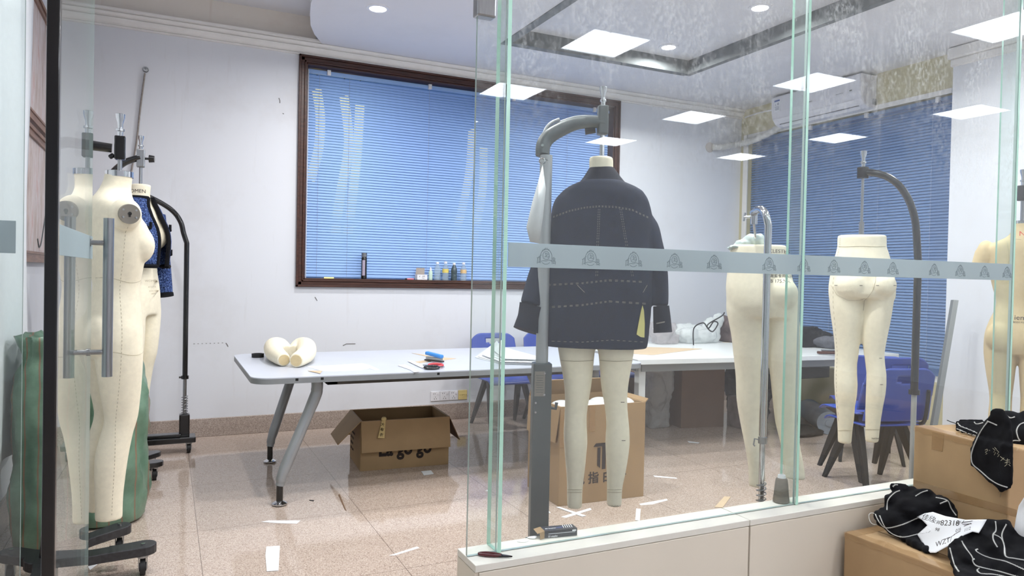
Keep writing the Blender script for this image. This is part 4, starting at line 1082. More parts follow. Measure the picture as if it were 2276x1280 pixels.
obj('arm', MB().tube(catmull([(FR.x, FR.y, zk), (FR.x+.11, FR.y-.06, zk+.02), (sRp.x, sRp.y, zk-.12), (sRp.x, sRp.y, zk-.4)], 6), .020, 14), m_black, sR, smooth=60)
obj('pole', MB().cyl((sRp.x, sRp.y, .06), (sRp.x, sRp.y, zk-.35), .018, n=16), m_black, sR, smooth=40)
obj('base_board', MB().box((sRp.x-.2, sRp.y-.07, .055), (sRp.x+.15, sRp.y+.07, .085)), m_black, sR, bevel=.005)
for q in ((sRp.x-.17, sRp.y-.05), (sRp.x-.17, sRp.y+.05), (sRp.x+.12, sRp.y)): caster(sR, (q[0], q[1], .055), .024)
knob(sR, (FR.x, FR.y, zk+.045), 1.0)
# ================================================================== left wall
def framed(y0, y1, z0, z1, label):
    t = thing('framed_print', label, 'picture', (XL+.01, (y0+y1)/2, z0), 'framed prints on the left wall')
    obj('print', MB().box((XL+.004, y0+.03, z0+.03), (XL+.014, y1-.03, z1-.03)), m_print_pic, t)
    b = MB()
    for a, c, e in ((0, .022, .030), (.022, .05, .022), (.05, .064, .027)):
        b.box((XL+.002, y0+a, z0+a), (XL+e, y0+c, z1-a)); b.box((XL+.002, y1-c, z0+a), (XL+e, y1-a, z1-a))
        b.box((XL+.002, y0+a, z1-c), (XL+e, y1-a, z1-a)); b.box((XL+.002, y0+a, z0+a), (XL+e, y1-a, z0+c))
    obj('moulding', b, m_picframe, t)
    return t
f1 = framed(3.9, 6.06, 2.165, 2.945, 'upper brown framed faded print on the left wall')
f2 = framed(3.9, 6.06, 1.345, 2.135, 'lower brown framed faded print on the left wall')
obj('drawn_line', MB().tube(catmull([(XL+.016, 5.72, 2.0), (XL+.016, 5.62, 1.72), (XL+.016, 5.45, 1.50), (XL+.016, 5.35, 1.44), (XL+.016, 5.28, 1.49)], 5), .004, 5), m_greysteel, f2)
obj('printed_block', MB().box((XL+.0142, 5.58, 1.41), (XL+.016, 5.98, 1.56)), simple('print_brown_block', (126,96,96), .6, var=.3, vs=20), f2)
YSH = PX(76, 300, XL+.085).y
def sheet_pt(u, v):
    y = 2.55+(YSH-2.55)*u
    top = 2.77-.42*sin(pi*min(1, (1-u)*.9))*.6+(.0 if u < .8 else .0)
    z = .42+(top-.42)*v
    return Vector((XL+.080+.020*sin(u*17+v*1.5)*(1-.5*v)+.012*sin(u*41+v*3)+.01*noise.noise(Vector((u*4, v*3, 2))), y, z))
sh = tag(obj('hanging_sheet', MB().grid(sheet_pt, 60, 24), m_sheet, smooth=180, solid=.003), 'white cotton sheet hanging over the framed prints on the left wall', 'sheet')
tip = sheet_pt(1, 1)
obj('string', MB().tube([tip, (XL+.04, YSH-.06, 2.86), (XL+.035, YSH-.2, 2.93)], .0025, 5), m_rope, sh)
# ------------------------------------------------------------------ green woven sacks
def sack(name_label, c, rx, ry, h, seed, flap, lean=(0, 0)):
    rows = [(0,.80),(.012,.93),(.06,1.0),(.25,1.03),(.5,1.0),(.68,.95),(.80,.88),(.87,.74),(.91,.70),(.95,.76),(1.0,.84)]
    R2 = []
    for t_, k in lerp_rows([list(r) for r in rows], .018):
        z = t_*h; ring = []
        for j in range(44):
            a = 2*pi*j/44; e = 2.6
            cx, sy = abs(cos(a))**(2/e)*(1 if cos(a) >= 0 else -1), abs(sin(a))**(2/e)*(1 if sin(a) >= 0 else -1)
            n = noise.noise(Vector((cx*2.2+seed, sy*2.2, z*4)))*.14+noise.noise(Vector((cx*4+seed, sy*4, z*9)))*.10+noise.noise(Vector((cx*11+seed, sy*11, z*26)))*.03
            n *= min(1, t_*8+.15)
            if t_ > .84: n += .10*sin(a*7+seed)*(t_-.84)/.16
            ring.append(Vector((c[0]+lean[0]*t_+rx*(k+n)*cx, c[1]+lean[1]*t_+ry*(k+n)*sy, z+(.02*noise.noise(Vector((cx*3, sy*3, seed))) if t_ > .9 else 0)))) 
        R2.append(ring)
    b = MB().loft(R2, True, False)
    last = R2[-1]; mid = sum(last, Vector())/len(last)-Vector((0, 0, .05))
    k = len(b.v); b.v.append(mid); base = k-len(last)
    for j in range(len(last)): b.f.append([base+j, base+(j+1) % len(last), k]); b.m.append(0)
    o = tag(obj('woven_sack', b, m_woven, smooth=180), name_label, 'sack', 'green woven sacks')
    if flap:
        q = R2[int(len(R2)*.93)]; i = flap; p = q[i]; d = Vector((p.x-c[0], p.y-c[1], 0)).normalized()
        obj('folded_corner', MB().add([p-d*.02, p+Vector((0, .10, -.01)), p+d*.10+Vector((0, 0, -.11)), p+d*.07+Vector((0, .05, .02))], [(0, 1, 3), (0, 3, 2), (3, 1, 2)]), m_woven, o, solid=.003)
    return o
sack('bulging green woven sack behind the dress form by the glass door', (-.275, 4.33), .190, .19, 1.0, 3.1, 0)
sack('shadowed green woven sack in the left corner behind the black door edge', (-.49, 4.05), .150, .15, 1.0, 8.7, 0)
# ------------------------------------------------------------------ wall hook and rope, sockets
hk = PY(324, 155, YB)
t = thing('wall_hook', 'small metal wall hook holding the long slanting rope', 'hook', (hk.x, YB-.03, hk.z))
obj('hook', MB().cyl((hk.x, YB, hk.z), (hk.x, YB-.006, hk.z), .022, n=18).tube([Vector((hk.x+.016*cos(a), YB-.02, hk.z+.016*sin(a))) for a in [2*pi*i/18 for i in range(18)]], .004, 6, closed=True).cyl((hk.x, YB-.004, hk.z), (hk.x, YB-.022, hk.z+.014), .004, n=6), m_steel, t, smooth=40)
P = [PY(322, 163, YB-.02), PY(312, 240, YB-.012), PY(303, 320, YB-.01), PY(290, 395, YB-.01), PY(280, 470, YB-.01), PY(270, 560, YB-.01)]
tag(obj('rope', MB().tube(catmull(P, 6), .0125, 8, flat=.5), m_rope, smooth=60), 'long grey flat rope slanting down the back wall from a hook', 'rope')
for i in range(4):
    x0 = 2.172+.0885*i; t = thing('wall_socket', ('white wall socket, leftmost of the row under the table', 'white wall socket, second from the left in the row', 'white wall socket next to the yellowed plate', 'yellowed socket plate at the right end of the row')[i], 'socket', (x0+.043, YB-.01, .17), 'sockets above the skirting')
    obj('plate', MB().box((x0, YB-.010, .175), (x0+.086, YB, .261)), m_white if i < 3 else simple('yellowed_plastic', (226,206,140), .5), t, bevel=.002)
    hb = MB()
    if i < 3:
        for dx, dz in ((.02,.066),(.036,.066)): hb.box((x0+dx, YB-.0108, .175+dz-.004), (x0+dx+.004, YB-.0099, .175+dz+.004))
        for dx, dz in ((.03,.02),(.05,.02),(.04,.036)): hb.box((x0+dx, YB-.0108, .175+dz-.005), (x0+dx+.004, YB-.0099, .175+dz+.004))
        obj('switch', MB().box((x0+.055, YB-.0135, .175+.055), (x0+.075, YB-.010, .175+.076)), m_white, t, bevel=.001)
    else:
        for dx in (.014, .034, .054, .072): hb.box((x0+dx, YB-.0108, .215), (x0+dx+.005, YB-.0099, .221))
    obj('slots', hb, m_black, t)
# ------------------------------------------------------------------ on the window sill
SZ = WZ0+.074; SY = YB+.022
def bottle(px, py_top, label, r, cap, body, lab=None, group='bottles on the window sill'):
    x = PY(px, 610, SY).x; h = PY(px, py_top, SY).z-SZ
    t = thing('bottle', label, 'bottle', (x, SY, SZ), group)
    obj('body', MB().lathe([(r*.9,0),(r,.006),(r,h*.30),(r*.93,h*.34),(r,h*.40),(r,h*.60),(r*.8,h*.72),(r*.42,h*.86),(r*.40,h*.90)], (x, SY, SZ), 18), body, t, smooth=50)
    obj('cap', MB().cyl((x, SY, SZ+h*.885), (x, SY, SZ+h), r*.5, n=16), cap, t, smooth=40)
    if lab: obj('label_band', MB().lathe([(r*1.015,h*.40),(r*1.015,h*.60)], (x, SY, SZ), 18, cap=False), lab, t, smooth=60)
ylab = simple('yellow_label', (224,204,110), .5); dk = simple('dark_bottle', (66,82,88), .2, spec=.7)
bottle(972, 582, 'clear water bottle with a white cap, tallest and leftmost of the sill bottles', .029, m_white, m_pvc)
bottle(990, 581, 'clear bottle with a round yellow label on the sill', .029, m_white, m_pvc, ylab)
bottle(1009, 584, 'dark grey bottle with a white cap on the sill', .028, m_white, dk)
bottle(1030, 583, 'clear bottle with a pale orange label, rightmost on the sill', .029, m_white, m_pvc, simple('orange_label', (222,190,140), .5))
x = PY(957, 610, SY).x
t = thing('dropper_bottle', 'small pale green dropper bottle with a pointed cap beside the white box', 'bottle', (x, SY, SZ))
obj('body', MB().lathe([(.017,0),(.018,.004),(.018,.075),(.012,.085)], (x, SY, SZ), 14), simple('pale_green_plastic', (196,220,204), .4), t, smooth=40)
obj('cap', MB().lathe([(.009,.083),(.010,.09),(.009,.10),(.003,.118)], (x, SY, SZ), 12), m_white, t, smooth=40)
x = PY(809, 600, SY).x; h = PY(809, 562, SY).z-SZ
t = thing('spray_can', 'tall black spray can with a grey cap on the window sill', 'can', (x, SY, SZ))
obj('body', MB().lathe([(.022,0),(.024,.003),(.024,h*.80),(.019,h*.85)], (x, SY, SZ), 20), m_black, t, smooth=40)
obj('label_panel', MB().loft([[Vector((x+.0245*sin(a), SY-.0245*cos(a), SZ+q)) for a in [(-.9+1.0*i/8) for i in range(9)]] for q in (.03, h*.72)], False, False), simple('lilac_label', (176,164,184), .5), t, smooth=60)
obj('cap', MB().cyl((x, SY, SZ+h*.84), (x, SY, SZ+h), .0245, n=20), m_steel, t, smooth=40)
p = PY(936, 626, SY); x = p.x
t = thing('card_box', 'small open white card box with its lid up on the window sill', 'box', (x, SY, SZ))
b = MB().box((x-.050, SY-.03, SZ), (x+.050, SY-.028, SZ+.048)).box((x-.050, SY+.028, SZ), (x+.050, SY+.03, SZ+.048)).box((x-.050, SY-.03, SZ), (x-.048, SY+.03, SZ+.048)).box((x+.048, SY-.03, SZ), (x+.050, SY+.03, SZ+.048)).box((x-.05, SY-.03, SZ), (x+.05, SY+.03, SZ+.002))
obj('tray', b, m_white, t)
obj('lid', MB().add([(x-.045, SY+.029, SZ+.048), (x+.040, SY+.029, SZ+.048), (x+.038, SY+.022, SZ+.108), (x-.040, SY+.022, SZ+.108)], [(0, 1, 2, 3)]), simple('grey_card', (176,166,158), .7), t, solid=.002)
g = MB()
for s, dx, dz, sz in (('V', -.026, .031, .020), ('Julia', .012, .034, .015), ('No. 1', .012, .017, .010)):
    g.merge(text_mb(s, sz, .0003, shear=.2).xf(frame((x+dx, SY-.0305, SZ+dz), (1, 0, 0), (0, 0, 1))))
obj('lettering', g, m_print, t)
p = PY(911, 625, SY-.01)
t = thing('lighter', 'small red and white lighter lying left of the white card box', 'lighter', (p.x, SY-.01, SZ))
obj('body', MB().box((p.x-.028, SY-.018, SZ), (p.x+.036, SY-.004, SZ+.013)), simple('pink_red_plastic', (226,130,140), .35), t, bevel=.004)
obj('tip', MB().box((p.x-.045, SY-.018, SZ), (p.x-.029, SY-.004, SZ+.013)), m_black, t, bevel=.003)
# ------------------------------------------------------------------ air conditioner and its pipe
AX, AY0, AY1, AZ0, AZ1 = XR-.005, 4.50, 5.55, 2.90, 3.195
t = thing('air_conditioner', 'white wall air conditioner above the right blind', 'air conditioner', (AX, (AY0+AY1)/2, AZ0))
pr = [(0,0),(.10,0),(.155,.025),(.195,.075),(.21,.14),(.212,.285),(.20,.295),(0,.295)]
obj('casing', MB().loft([[Vector((AX-x_, y_, AZ0+z_)) for x_, z_ in pr] for y_ in (AY0, AY1)]), m_ac, t, bevel=.006)
obj('flap', MB().add([(AX-.107, AY0+.07, AZ0-.002), (AX-.107, AY1-.07, AZ0-.002), (AX-.198, AY1-.07, AZ0+.070), (AX-.198, AY0+.07, AZ0+.070)], [(0, 1, 2, 3)]), m_white, t, solid=.004)
obj('slot_line', MB().box((AX-.152, AY0+.06, AZ0+.018), (AX-.145, AY1-.06, AZ0+.026)), m_black, t)
el = obj('energy_label', MB().box((AX-.2155, AY1-.115, AZ0+.145), (AX-.2115, AY1-.045, AZ0+.255)), m_paper, t)
obj('label_header', MB().box((AX-.217, AY1-.115, AZ0+.238), (AX-.2150, AY1-.045, AZ0+.255)), simple('label_blue', (52,92,160), .5), el)
ax_ = lambda y, z: frame((AX-.2162, y, AZ0+z), (0, -1, 0), (0, 0, 1))
g = MB(); g.merge(text_mb('1.', .034, .0003).xf(ax_(AY1-.065, .208))).merge(text_mb('级', .028, .0003).xf(ax_(AY1-.095, .212)))
for i in range(4): g.box((AX-.2164, AY1-.108, AZ0+.155+.010*i), (AX-.2156, AY1-.055+.004*(i % 2), AZ0+.158+.010*i))
obj('label_print', g, simple('print_navy', (44,62,104), .6), el)
g = MB().merge(text_mb('Jeson', .022, .0003, bold=.0003).xf(frame((AX-.2126, (AY0+AY1)/2+.03, AZ0+.155), (0, -1, 0), (0, 0, 1)))).merge(text_mb('Smart Inverter', .014, .0003).xf(frame((AX-.2126, AY0+.22, AZ0+.155), (0, -1, 0), (0, 0, 1)))).merge(text_mb('888', .018, .0003, bold=.0006).xf(frame((AX-.2126, AY0+.10, AZ0+.158), (0, -1, 0), (0, 0, 1))))
obj('lettering', g, m_greysteel, t)
obj('side_clip', MB().box((AX-.05, AY0-.012, AZ0+.03), (AX-.015, AY0, AZ0+.085)), m_greysteel, t, bevel=.003)
hp = PY(1580, 328, YB)
Pp = catmull([(hp.x, YB-.03, hp.z), (hp.x+.12, YB-.05, hp.z+.01), (5.62, YB-.07, hp.z+.05), (5.70, 6.05, hp.z+.07), (5.715, 5.85, hp.z+.10), (5.72, 5.62, AZ0+.02), (5.715, 5.5, AZ0+.05)], 14)
rr = [.033+.0035*sin(i*1.9) for i in range(len(Pp))]
t = tag(obj('drain_pipe', MB().tube(Pp, rr, 14), simple('wrapped_pipe', (206,206,202), .7, var=.08, vs=30), smooth=60), 'wrapped white pipe running from the wall hole to the air conditioner', 'pipe')
obj('hole_ring', MB().cyl((hp.x-.02, YB-.001, hp.z), (hp.x-.02, YB-.010, hp.z), .055, n=20), simple('hole_filler', (196,190,184), .8), t)
tag(obj('power_cable', MB().tube(catmull([(5.755, 6.15, 3.13), (5.752, 5.9, 3.14), (5.75, 5.58, 3.12)], 5), .008, 6), m_white), 'thin white cable along the cream wall left of the air conditioner', 'cable')
# ------------------------------------------------------------------ tables
def rrect(x0, y0, x1, y1, r, n=6, rs=None):
    out = []
    for i, (cx_, cy_, a0) in enumerate(((x1-r, y1-r, 0), (x0+r, y1-r, pi/2), (x0+r, y0+r, pi), (x1-r, y0+r, 3*pi/2))):
        for q in range(n+1): a = a0+pi/2*q/n; out.append((cx_+r*cos(a), cy_+r*sin(a)))
    return out
TZ = .73
tt = thing('conference_table', 'long pale grey table with splayed metal legs in front of the back window', 'table', (1.75, 4.82, 0))
x0, y0, x1, y1 = .43, 4.17, 3.06, 5.44
obj('tabletop', MB().prism(rrect(x0, y0, x1, y1, .10), TZ-.006, TZ), m_table, tt, smooth=40)
obj('edge_band', MB().prism(rrect(x0, y0, x1, y1, .10), TZ-.036, TZ-.0062), m_tedge, tt, smooth=40)
obj('under_frame', MB().box((x0+.42, y0+.06, TZ-.062), (x1-.42, y0+.12, TZ-.036)).box((x0+.42, y1-.12, TZ-.062), (x1-.42, y1-.06, TZ-.036)).box((x0+.42, y0+.06, TZ-.062), (x0+.48, y1-.06, TZ-.0362)).box((x1-.48, y0+.06, TZ-.062), (x1-.42, y1-.06, TZ-.036)), simple('dark_frame_steel', (82,80,76), .45, .5), tt, bevel=.002)
for fx, fy, tx, ty in ((.592, 4.225, .80, 4.28), (.66, 5.20, .83, 5.32), (2.90, 4.225, 2.70, 4.28), (2.86, 5.20, 2.68, 5.32)):
    kx, ky = fx+(tx-fx)*.03, fy+(ty-fy)*.03
    lg = obj('leg', MB().tube(catmull([(tx, ty, TZ-.04), (tx, ty, TZ-.09), (tx-(tx-fx)*.10, ty-(ty-fy)*.1, TZ-.16), (fx+(tx-fx)*.12, fy+(ty-fy)*.12, .20), (kx, ky, .135), (fx, fy, .11)], 5), [.034]*11+[.032]*5+[.028]*5+[.024]*5, 16), m_tsteel, tt, smooth=60)
    obj('sleeve', MB().cyl((fx, fy, .022), (fx, fy, .115), .0185, n=16), m_black, lg, smooth=40)
    obj('foot', MB().lathe([(.032,0),(.043,.006),(.043,.012),(.03,.02),(.015,.026)], (fx, fy, 0), 22), m_chrome, lg, smooth=40)
b = MB()
for x_ in (.66, .80, 1.5): b.box((x_, y0-.0006, TZ-.022), (x_+.016, y0+.003, TZ-.008))
obj('chipped_spots', b, m_black, tt)
t2 = thing('work_table', 'white work table on the right, with cartons and plastic under it', 'table', (4.4, 4.8, 0))
q = [(3.10, 4.33), (3.98, 4.245), (5.60, 4.09), (5.70, 5.42), (3.20, 5.62)]
obj('tabletop', MB().prism(q, TZ-.034, TZ+.004), m_table2, t2, bevel=.003)
obj('apron', MB().prism([(3.20, 4.42), (5.55, 4.20), (5.56, 4.23), (3.21, 4.45)], TZ-.10, TZ-.034).prism([(3.26, 5.52), (5.60, 5.33), (5.60, 5.36), (3.26, 5.55)], TZ-.10, TZ-.034).prism([(3.17, 4.45), (3.20, 4.45), (3.29, 5.52), (3.26, 5.52)], TZ-.10, TZ-.034), simple('grey_apron', (150,156,156), .5), t2)
for x_, y_ in ((3.22, 4.47), (5.48, 4.27), (3.32, 5.46), (5.5, 5.28)):
    obj('leg', MB().box((x_-.03, y_-.03, 0), (x_+.03, y_+.03, TZ-.034)), m_table2, t2, bevel=.003)
# ------------------------------------------------------------------ blue plastic chairs
def make_chair(label):
    t = thing('plastic_chair', label, 'chair', (0, 0, 0), 'blue plastic chairs')
    def seat(u, v):
        x = (u-.5)*.46; y = (v-.5)*.42; ex = 1-max(0, abs(u-.5)*2-.75)*.35
        return Vector((x, y*ex+.02, .435-.018*cos((u-.5)*pi)*cos((v-.45)*pi)-(.03*max(0, (v-.85)/.15)**2)))
    obj('seat', MB().grid(seat, 14, 14), m_blue, t, smooth=180, solid=.009, offset=-1)
    b = MB(); nu, nv = 38, 28
    def back(u, v):
        w = .47-.05*max(0, v-.1); x = (u-.5)*w; z = .46+v*.34; tp = abs(u-.5)*2
        z -= .05*max(0, tp-.55)**2*v/.2 if v > .5 else 0
        return Vector((x, -.195-.075*v-.03*(1-(tp)**2)*1.0+.012, z))
    vs = [back(i/nu, j/nv) for j in range(nv+1) for i in range(nu+1)]; fs = []
    for j in range(nv):
        for i in range(nu):
            u, v = (i+.5)/nu, (j+.5)/nv
            if ((u-.5)/.17)**2+((v-.80)/.075)**2 < 1: continue
            fs.append((j*(nu+1)+i, j*(nu+1)+i+1, (j+1)*(nu+1)+i+1, (j+1)*(nu+1)+i))
    b.add(vs, fs)
    obj('backrest', b, m_blue, t, smooth=180, solid=.010)
    for sx in (-1, 1):
        obj('back_post', MB().tube(catmull([(sx*.17, -.10, .415), (sx*.18, -.20, .44), (sx*.18, -.232, .50), (sx*.17, -.262, .66)], 4), .012, 10), m_blackmat, t, smooth=60)
        for sy, ly in ((1, .21), (-1, -.22)):
            obj('leg', MB().loft([[Vector((sx*(.16+.055*k_)+q[0]*w_, sy*.04+(ly-sy*.04)*k_+q[1]*w_*1.6, .415*(1-k_)+.0)) for q in ((-1,-1),(1,-1),(1,1),(-1,1))] for k_, w_ in ((0, .020), (.5, .017), (1, .010))]), m_blackmat, t, bevel=.003)
    obj('seat_frame', MB().box((-.18, -.06, .395), (.18, -.03, .415)).box((-.18, .03, .395), (.18, .06, .415)).box((-.18, -.06, .3949), (-.15, .06, .4151)).box((.15, -.06, .395), (.18, .06, .415)), m_blackmat, t, bevel=.002)
    return t
ch0 = make_chair('blue plastic chair behind the grey table, left of the grey stand pole')
def place_chair(x, y, rz, label, z=0, first=[True]):
    if first[0]: first[0] = False; o = ch0
    else: o = copy_tree(ch0)
    o.location = (x, y, z); o.rotation_euler = (0, 0, rz); o['label'] = label
place_chair(2.69, 5.74, pi, ch0['label'])
place_chair(3.24, 5.78, pi+.05, 'blue plastic chair behind the grey table, showing right of the grey stand pole')
place_chair(3.78, 5.80, pi-.05, 'blue plastic chair behind the denim jacket, mostly hidden by it')
place_chair(4.22, 3.24, radians(-14), 'lower blue plastic chair of the stack behind the cream female trouser form')
place_chair(4.22+.014, 3.24+.055, radians(-14), 'upper blue plastic chair of the stack behind the cream female trouser form', .062)
place_chair(4.82, 3.78, radians(-40), 'blue plastic chair behind the stacked pair, by the right blind')
# ------------------------------------------------------------------ cartons
def carton(name, label, corners, h, m, group=None, th=.006, open_=True, z0=0.0):
    """corners: four floor points in order; open box with walls of board thickness"""
    c = [Vector((p[0], p[1], 0)) for p in corners]; ctr = sum(c, Vector())/4
    t = thing(name, label, 'box', (ctr.x, ctr.y, z0), group)
    inn = [p+(ctr-p)*(th*2.2/(ctr-p).length) for p in c]
    b = MB()
    for i in range(4):
        a, d, e, f = c[i], c[(i+1) % 4], inn[(i+1) % 4], inn[i]
        b.prism([(a.x, a.y), (d.x, d.y), (e.x, e.y), (f.x, f.y)], z0+.001, z0+h)
    b.prism([(p.x, p.y) for p in inn], z0+.002, z0+.008)
    if not open_: b.prism([(p.x, p.y) for p in c], z0+h, z0+h+.004)
    obj('body', b, m, t)
    return t
def flap(parent, p, q, d, m, th=.004, taper=.0):
    """a flap hinged on the edge p-q reaching along d"""
    p, q, d = Vector(p), Vector(q), Vector(d); e = (q-p)
    return obj('flap', MB().add([p, q, q+d-e*taper, p+d+e*taper], [(0, 1, 2, 3)]), m, parent, solid=th)
A_ = Vector((1.178, 4.745, 0)); B_ = Vector((1.790, 4.712, 0)); v_ = Vector((.030, .43, 0))
hC = .335
ca = carton('carton', 'open brown carton printed La go go, under the grey table', [A_, B_, B_+v_, A_+v_], hC, m_carton, 'cartons under the tables')
U = Vector((0, 0, hC))
flap(ca, A_+U+Vector((0, -.006, 0)), B_+U+Vector((0, -.006, 0)), (0, -.028, -.205), m_carton, .005)
flap(ca, A_+v_+U, A_+U, (-.145, 0, -.155), m_carton, .005, .10)
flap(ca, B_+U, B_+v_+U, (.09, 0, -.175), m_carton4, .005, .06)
flap(ca, B_+v_+U, A_+v_+U, (0, .05, -.19), m_carton, .005)
e1 = (B_-A_).normalized(); nrm = Vector((e1.y, -e1.x, 0))
g = text_mb('La go go', .135, .0006, bold=.0045).xf(frame(A_+e1*.305+Vector((0, 0, .135))+nrm*.0015, e1, (0, 0, 1)) @ Matrix.Scale(.80, 4, (1, 0, 0)))
obj('lettering', g, m_print, ca)
g = MB(); e2 = v_.normalized(); n2 = Vector((-e2.y, e2.x, 0))
for i, (s, w_) in enumerate((('品名 PRODUCT', .030), ('款号 STYLE', .026), ('数量 QTY', .026), ('箱号 C/NO', .026))):
    g.merge(text_mb(s, .024, .0004, 'LEFT').xf(frame(A_+v_+Vector((0, 0, .20-.04*i))+n2*.0015-e2*.04, -e2, (0, 0, 1))))
obj('side_print', g, m_print, ca)
tg = MB(); T0 = A_+e1*.15+U+Vector((0, -.012, 0))
tg.add([T0+Vector((-.012, 0, .005)), T0+Vector((.012, 0, .005)), T0+Vector((.000, -.022, -.115)), T0+Vector((-.045, -.022, -.11))], [(0, 1, 2, 3)])
tgo = tag(obj('hang_tag', tg, simple('manila_tag', (214,190,132), .6), solid=.0015), 'buff tag with handwriting hanging over the edge of the La go go carton', 'tag')
g = MB()
for i, s in enumerate(('大', '有', '衣')): g.merge(text_mb(s, .026, .0004).xf(frame(T0+Vector((-.010-.006*i, -.010-.006*i, -.025-.033*i)), (1, 0, -.25), (.25, -.25, 1))))
obj('handwriting', g, m_print, tgo)
obj('twisted_neck', MB().ell(T0+Vector((0, 0, .01)), (.018, .012, .016)), simple('manila_tag2', (206,184,130), .6), tgo, smooth=180)
# carton behind the denim jacket form
A_ = Vector((2.052, 3.61, 0)); B_ = Vector((2.632, 3.590, 0)); v_ = Vector((.012, .42, 0)); hD = .575
cb = carton('carton', 'tall brown carton with a black T logo behind the denim jacket form', [A_, B_, B_+v_, A_+v_], hD, m_carton, None)
U = Vector((0, 0, hD))
flap(cb, A_+v_+U, A_+U, (-.02, 0, -.21), m_carton, .005, .05); flap(cb, B_+v_+U, A_+v_+U, (.0, -.05, .10), m_carton, .005)
flap(cb, B_+U, B_+v_+U, (.02, .0, .02), m_carton, .005)
e1 = (B_-A_).normalized(); nrm = Vector((e1.y, -e1.x, 0))
lg = MB()
for poly in ([(-.075,.075),(-.055,.10),(.02,.10),(.0,.075)], [(-.040,.068),(-.015,.068),(-.015,-.085),(-.040,-.065)], [(.0,.10),(.030,.10),(.030,-.095),(.0,-.095)], [(.040,.10),(.105,.10),(.085,.075),(.040,.075)], [(.045,.068),(.07,.068),(.07,-.065),(.045,-.085)]):
    lg.prism(poly, 0, .0012, frame(A_+e1*.283+Vector((0, 0, .268))+nrm*.0015, e1, (0, 0, 1)) @ Matrix.Scale(.8, 4))
obj('logo', lg, m_print, cb)
g = MB()
g.merge(text_mb('抱 指 白 一', .074, .0006, bold=.001).xf(frame(A_+e1*.275+Vector((0, 0, .142))+nrm*.0015, e1, (0, 0, 1))))
obj('lettering', g, m_print, cb)
tpz = MB().prism([(0, 0), (.03, 0), (.03, .23), (0, .22)], 0, .001, frame(A_+Vector((0, 0, .34))+nrm*.002, e1, (0, 0, 1))).prism([(.19, .08), (.23, .08), (.23, .235), (.19, .235)], 0, .001, frame(A_+Vector((0, 0, .34))+nrm*.002, e1, (0, 0, 1)))
obj('tape', tpz, m_tape, cb)
P = [A_+v_*.3+U, A_+e1*.2+v_*.35+U, A_+e1*.55+v_*.4+U]
b = MB()
for i in range(7): b.ell(A_+e1*(.08+.07*i)+v_*(.3+.08*(i % 3))+U+Vector((0, 0, -.02-.01*(i % 2))), (.07, .08, .035))
pb_ = voxel(b, .009, 3)
tag(obj('plastic_wrap', pb_, simple('milky_plastic', (214,216,216), .25, spec=.7), smooth=180), 'milky plastic wrap filling the top of the T logo carton', 'plastic')
# dark carton under the white table, and things round it
q = [PZ(1513, 952), PZ(1608, 948), PZ(1608, 948)+Vector((.07, .42, 0)), PZ(1513, 952)+Vector((-.10, .40, 0))]
q[3] = PZ(1475, 936)
q[2] = q[1]+(q[3]-q[0])
hz_ = .53
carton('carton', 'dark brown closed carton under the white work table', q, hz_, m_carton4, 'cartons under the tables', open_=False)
rg = random.Random(5)
def lumps(c, r, n, seed, vox=.012, extra=()):
    rg = random.Random(seed); b = MB()
    for i in range(n):
        b.ell((c[0]+rg.uniform(-1, 1)*r[0]*.6, c[1]+rg.uniform(-1, 1)*r[1]*.6, c[2]+r[2]*(.35+.5*rg.random())), (r[0]*rg.uniform(.35, .6), r[1]*rg.uniform(.35, .6), r[2]*rg.uniform(.3, .5)))
    for q, e in extra: b.ell(q, e)
    b.box((c[0]-r[0]*.6, c[1]-r[1]*.6, c[2]+.0), (c[0]+r[0]*.6, c[1]+r[1]*.6, c[2]+r[2]*.5))
    v = voxel(b, vox, 3)
    for i, p in enumerate(v.v):
        d = .05*min(r)*2
        v.v[i] = Vector((p.x, p.y, max(c[2]+.001, p.z)))+Vector((noise.noise(p*16)*d+.4*d*(1-2*abs(noise.noise(p*34))), noise.noise(p*16+Vector((5, 1, 2)))*d, (abs(noise.noise(p*18+Vector((9, 3, 2))))*d if p.z > c[2]+.02 else 0)))
    return v
c_ = PZ(1450, 925)
m_crinkle = plastic_film('crinkled_film', (206,206,204), .62)
tag(obj('plastic_bag', lumps((3.97, 5.30, 0), (.17, .18, .52), 14, 2), [m_crinkle], smooth=180), 'crinkled clear plastic bag under the white table, left of the dark carton', 'bag')
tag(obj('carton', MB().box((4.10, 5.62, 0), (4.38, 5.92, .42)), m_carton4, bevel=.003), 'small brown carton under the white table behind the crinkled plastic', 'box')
tag(obj('plastic_bag', lumps((4.42, 5.36, hz_+.006), (.30, .14, .09), 10, 4, .012), [m_crinkle], smooth=180), 'crumpled clear plastic on top of the dark carton under the white table', 'bag')
tag(obj('fabric_bundle', lumps((4.95, 5.15, 0), (.22, .24, .46), 10, 6), m_blackcloth, smooth=180), 'black fabric bundle right of the dark carton under the white table', 'fabric')
cq = PZ(1628, 945)
tag(obj('printed_carton', MB().cbox((cq.x+.07, cq.y-.10, .14), (.26, .22, .27)), simple('greyish_carton', (140,128,126), .6, var=.2, vs=18), bevel=.003), 'small grey printed carton beside the male form leg under the white table', 'box')
pp_ = PZ(1452, 938)
tag(obj('floor_card', MB().cbox((pp_.x+.06, pp_.y+.1, .018), (.20, .06, .03), Matrix.Rotation(.2, 3, 'Z')), m_paper2, bevel=.003), 'white folded card on the floor left of the dark carton', 'card')
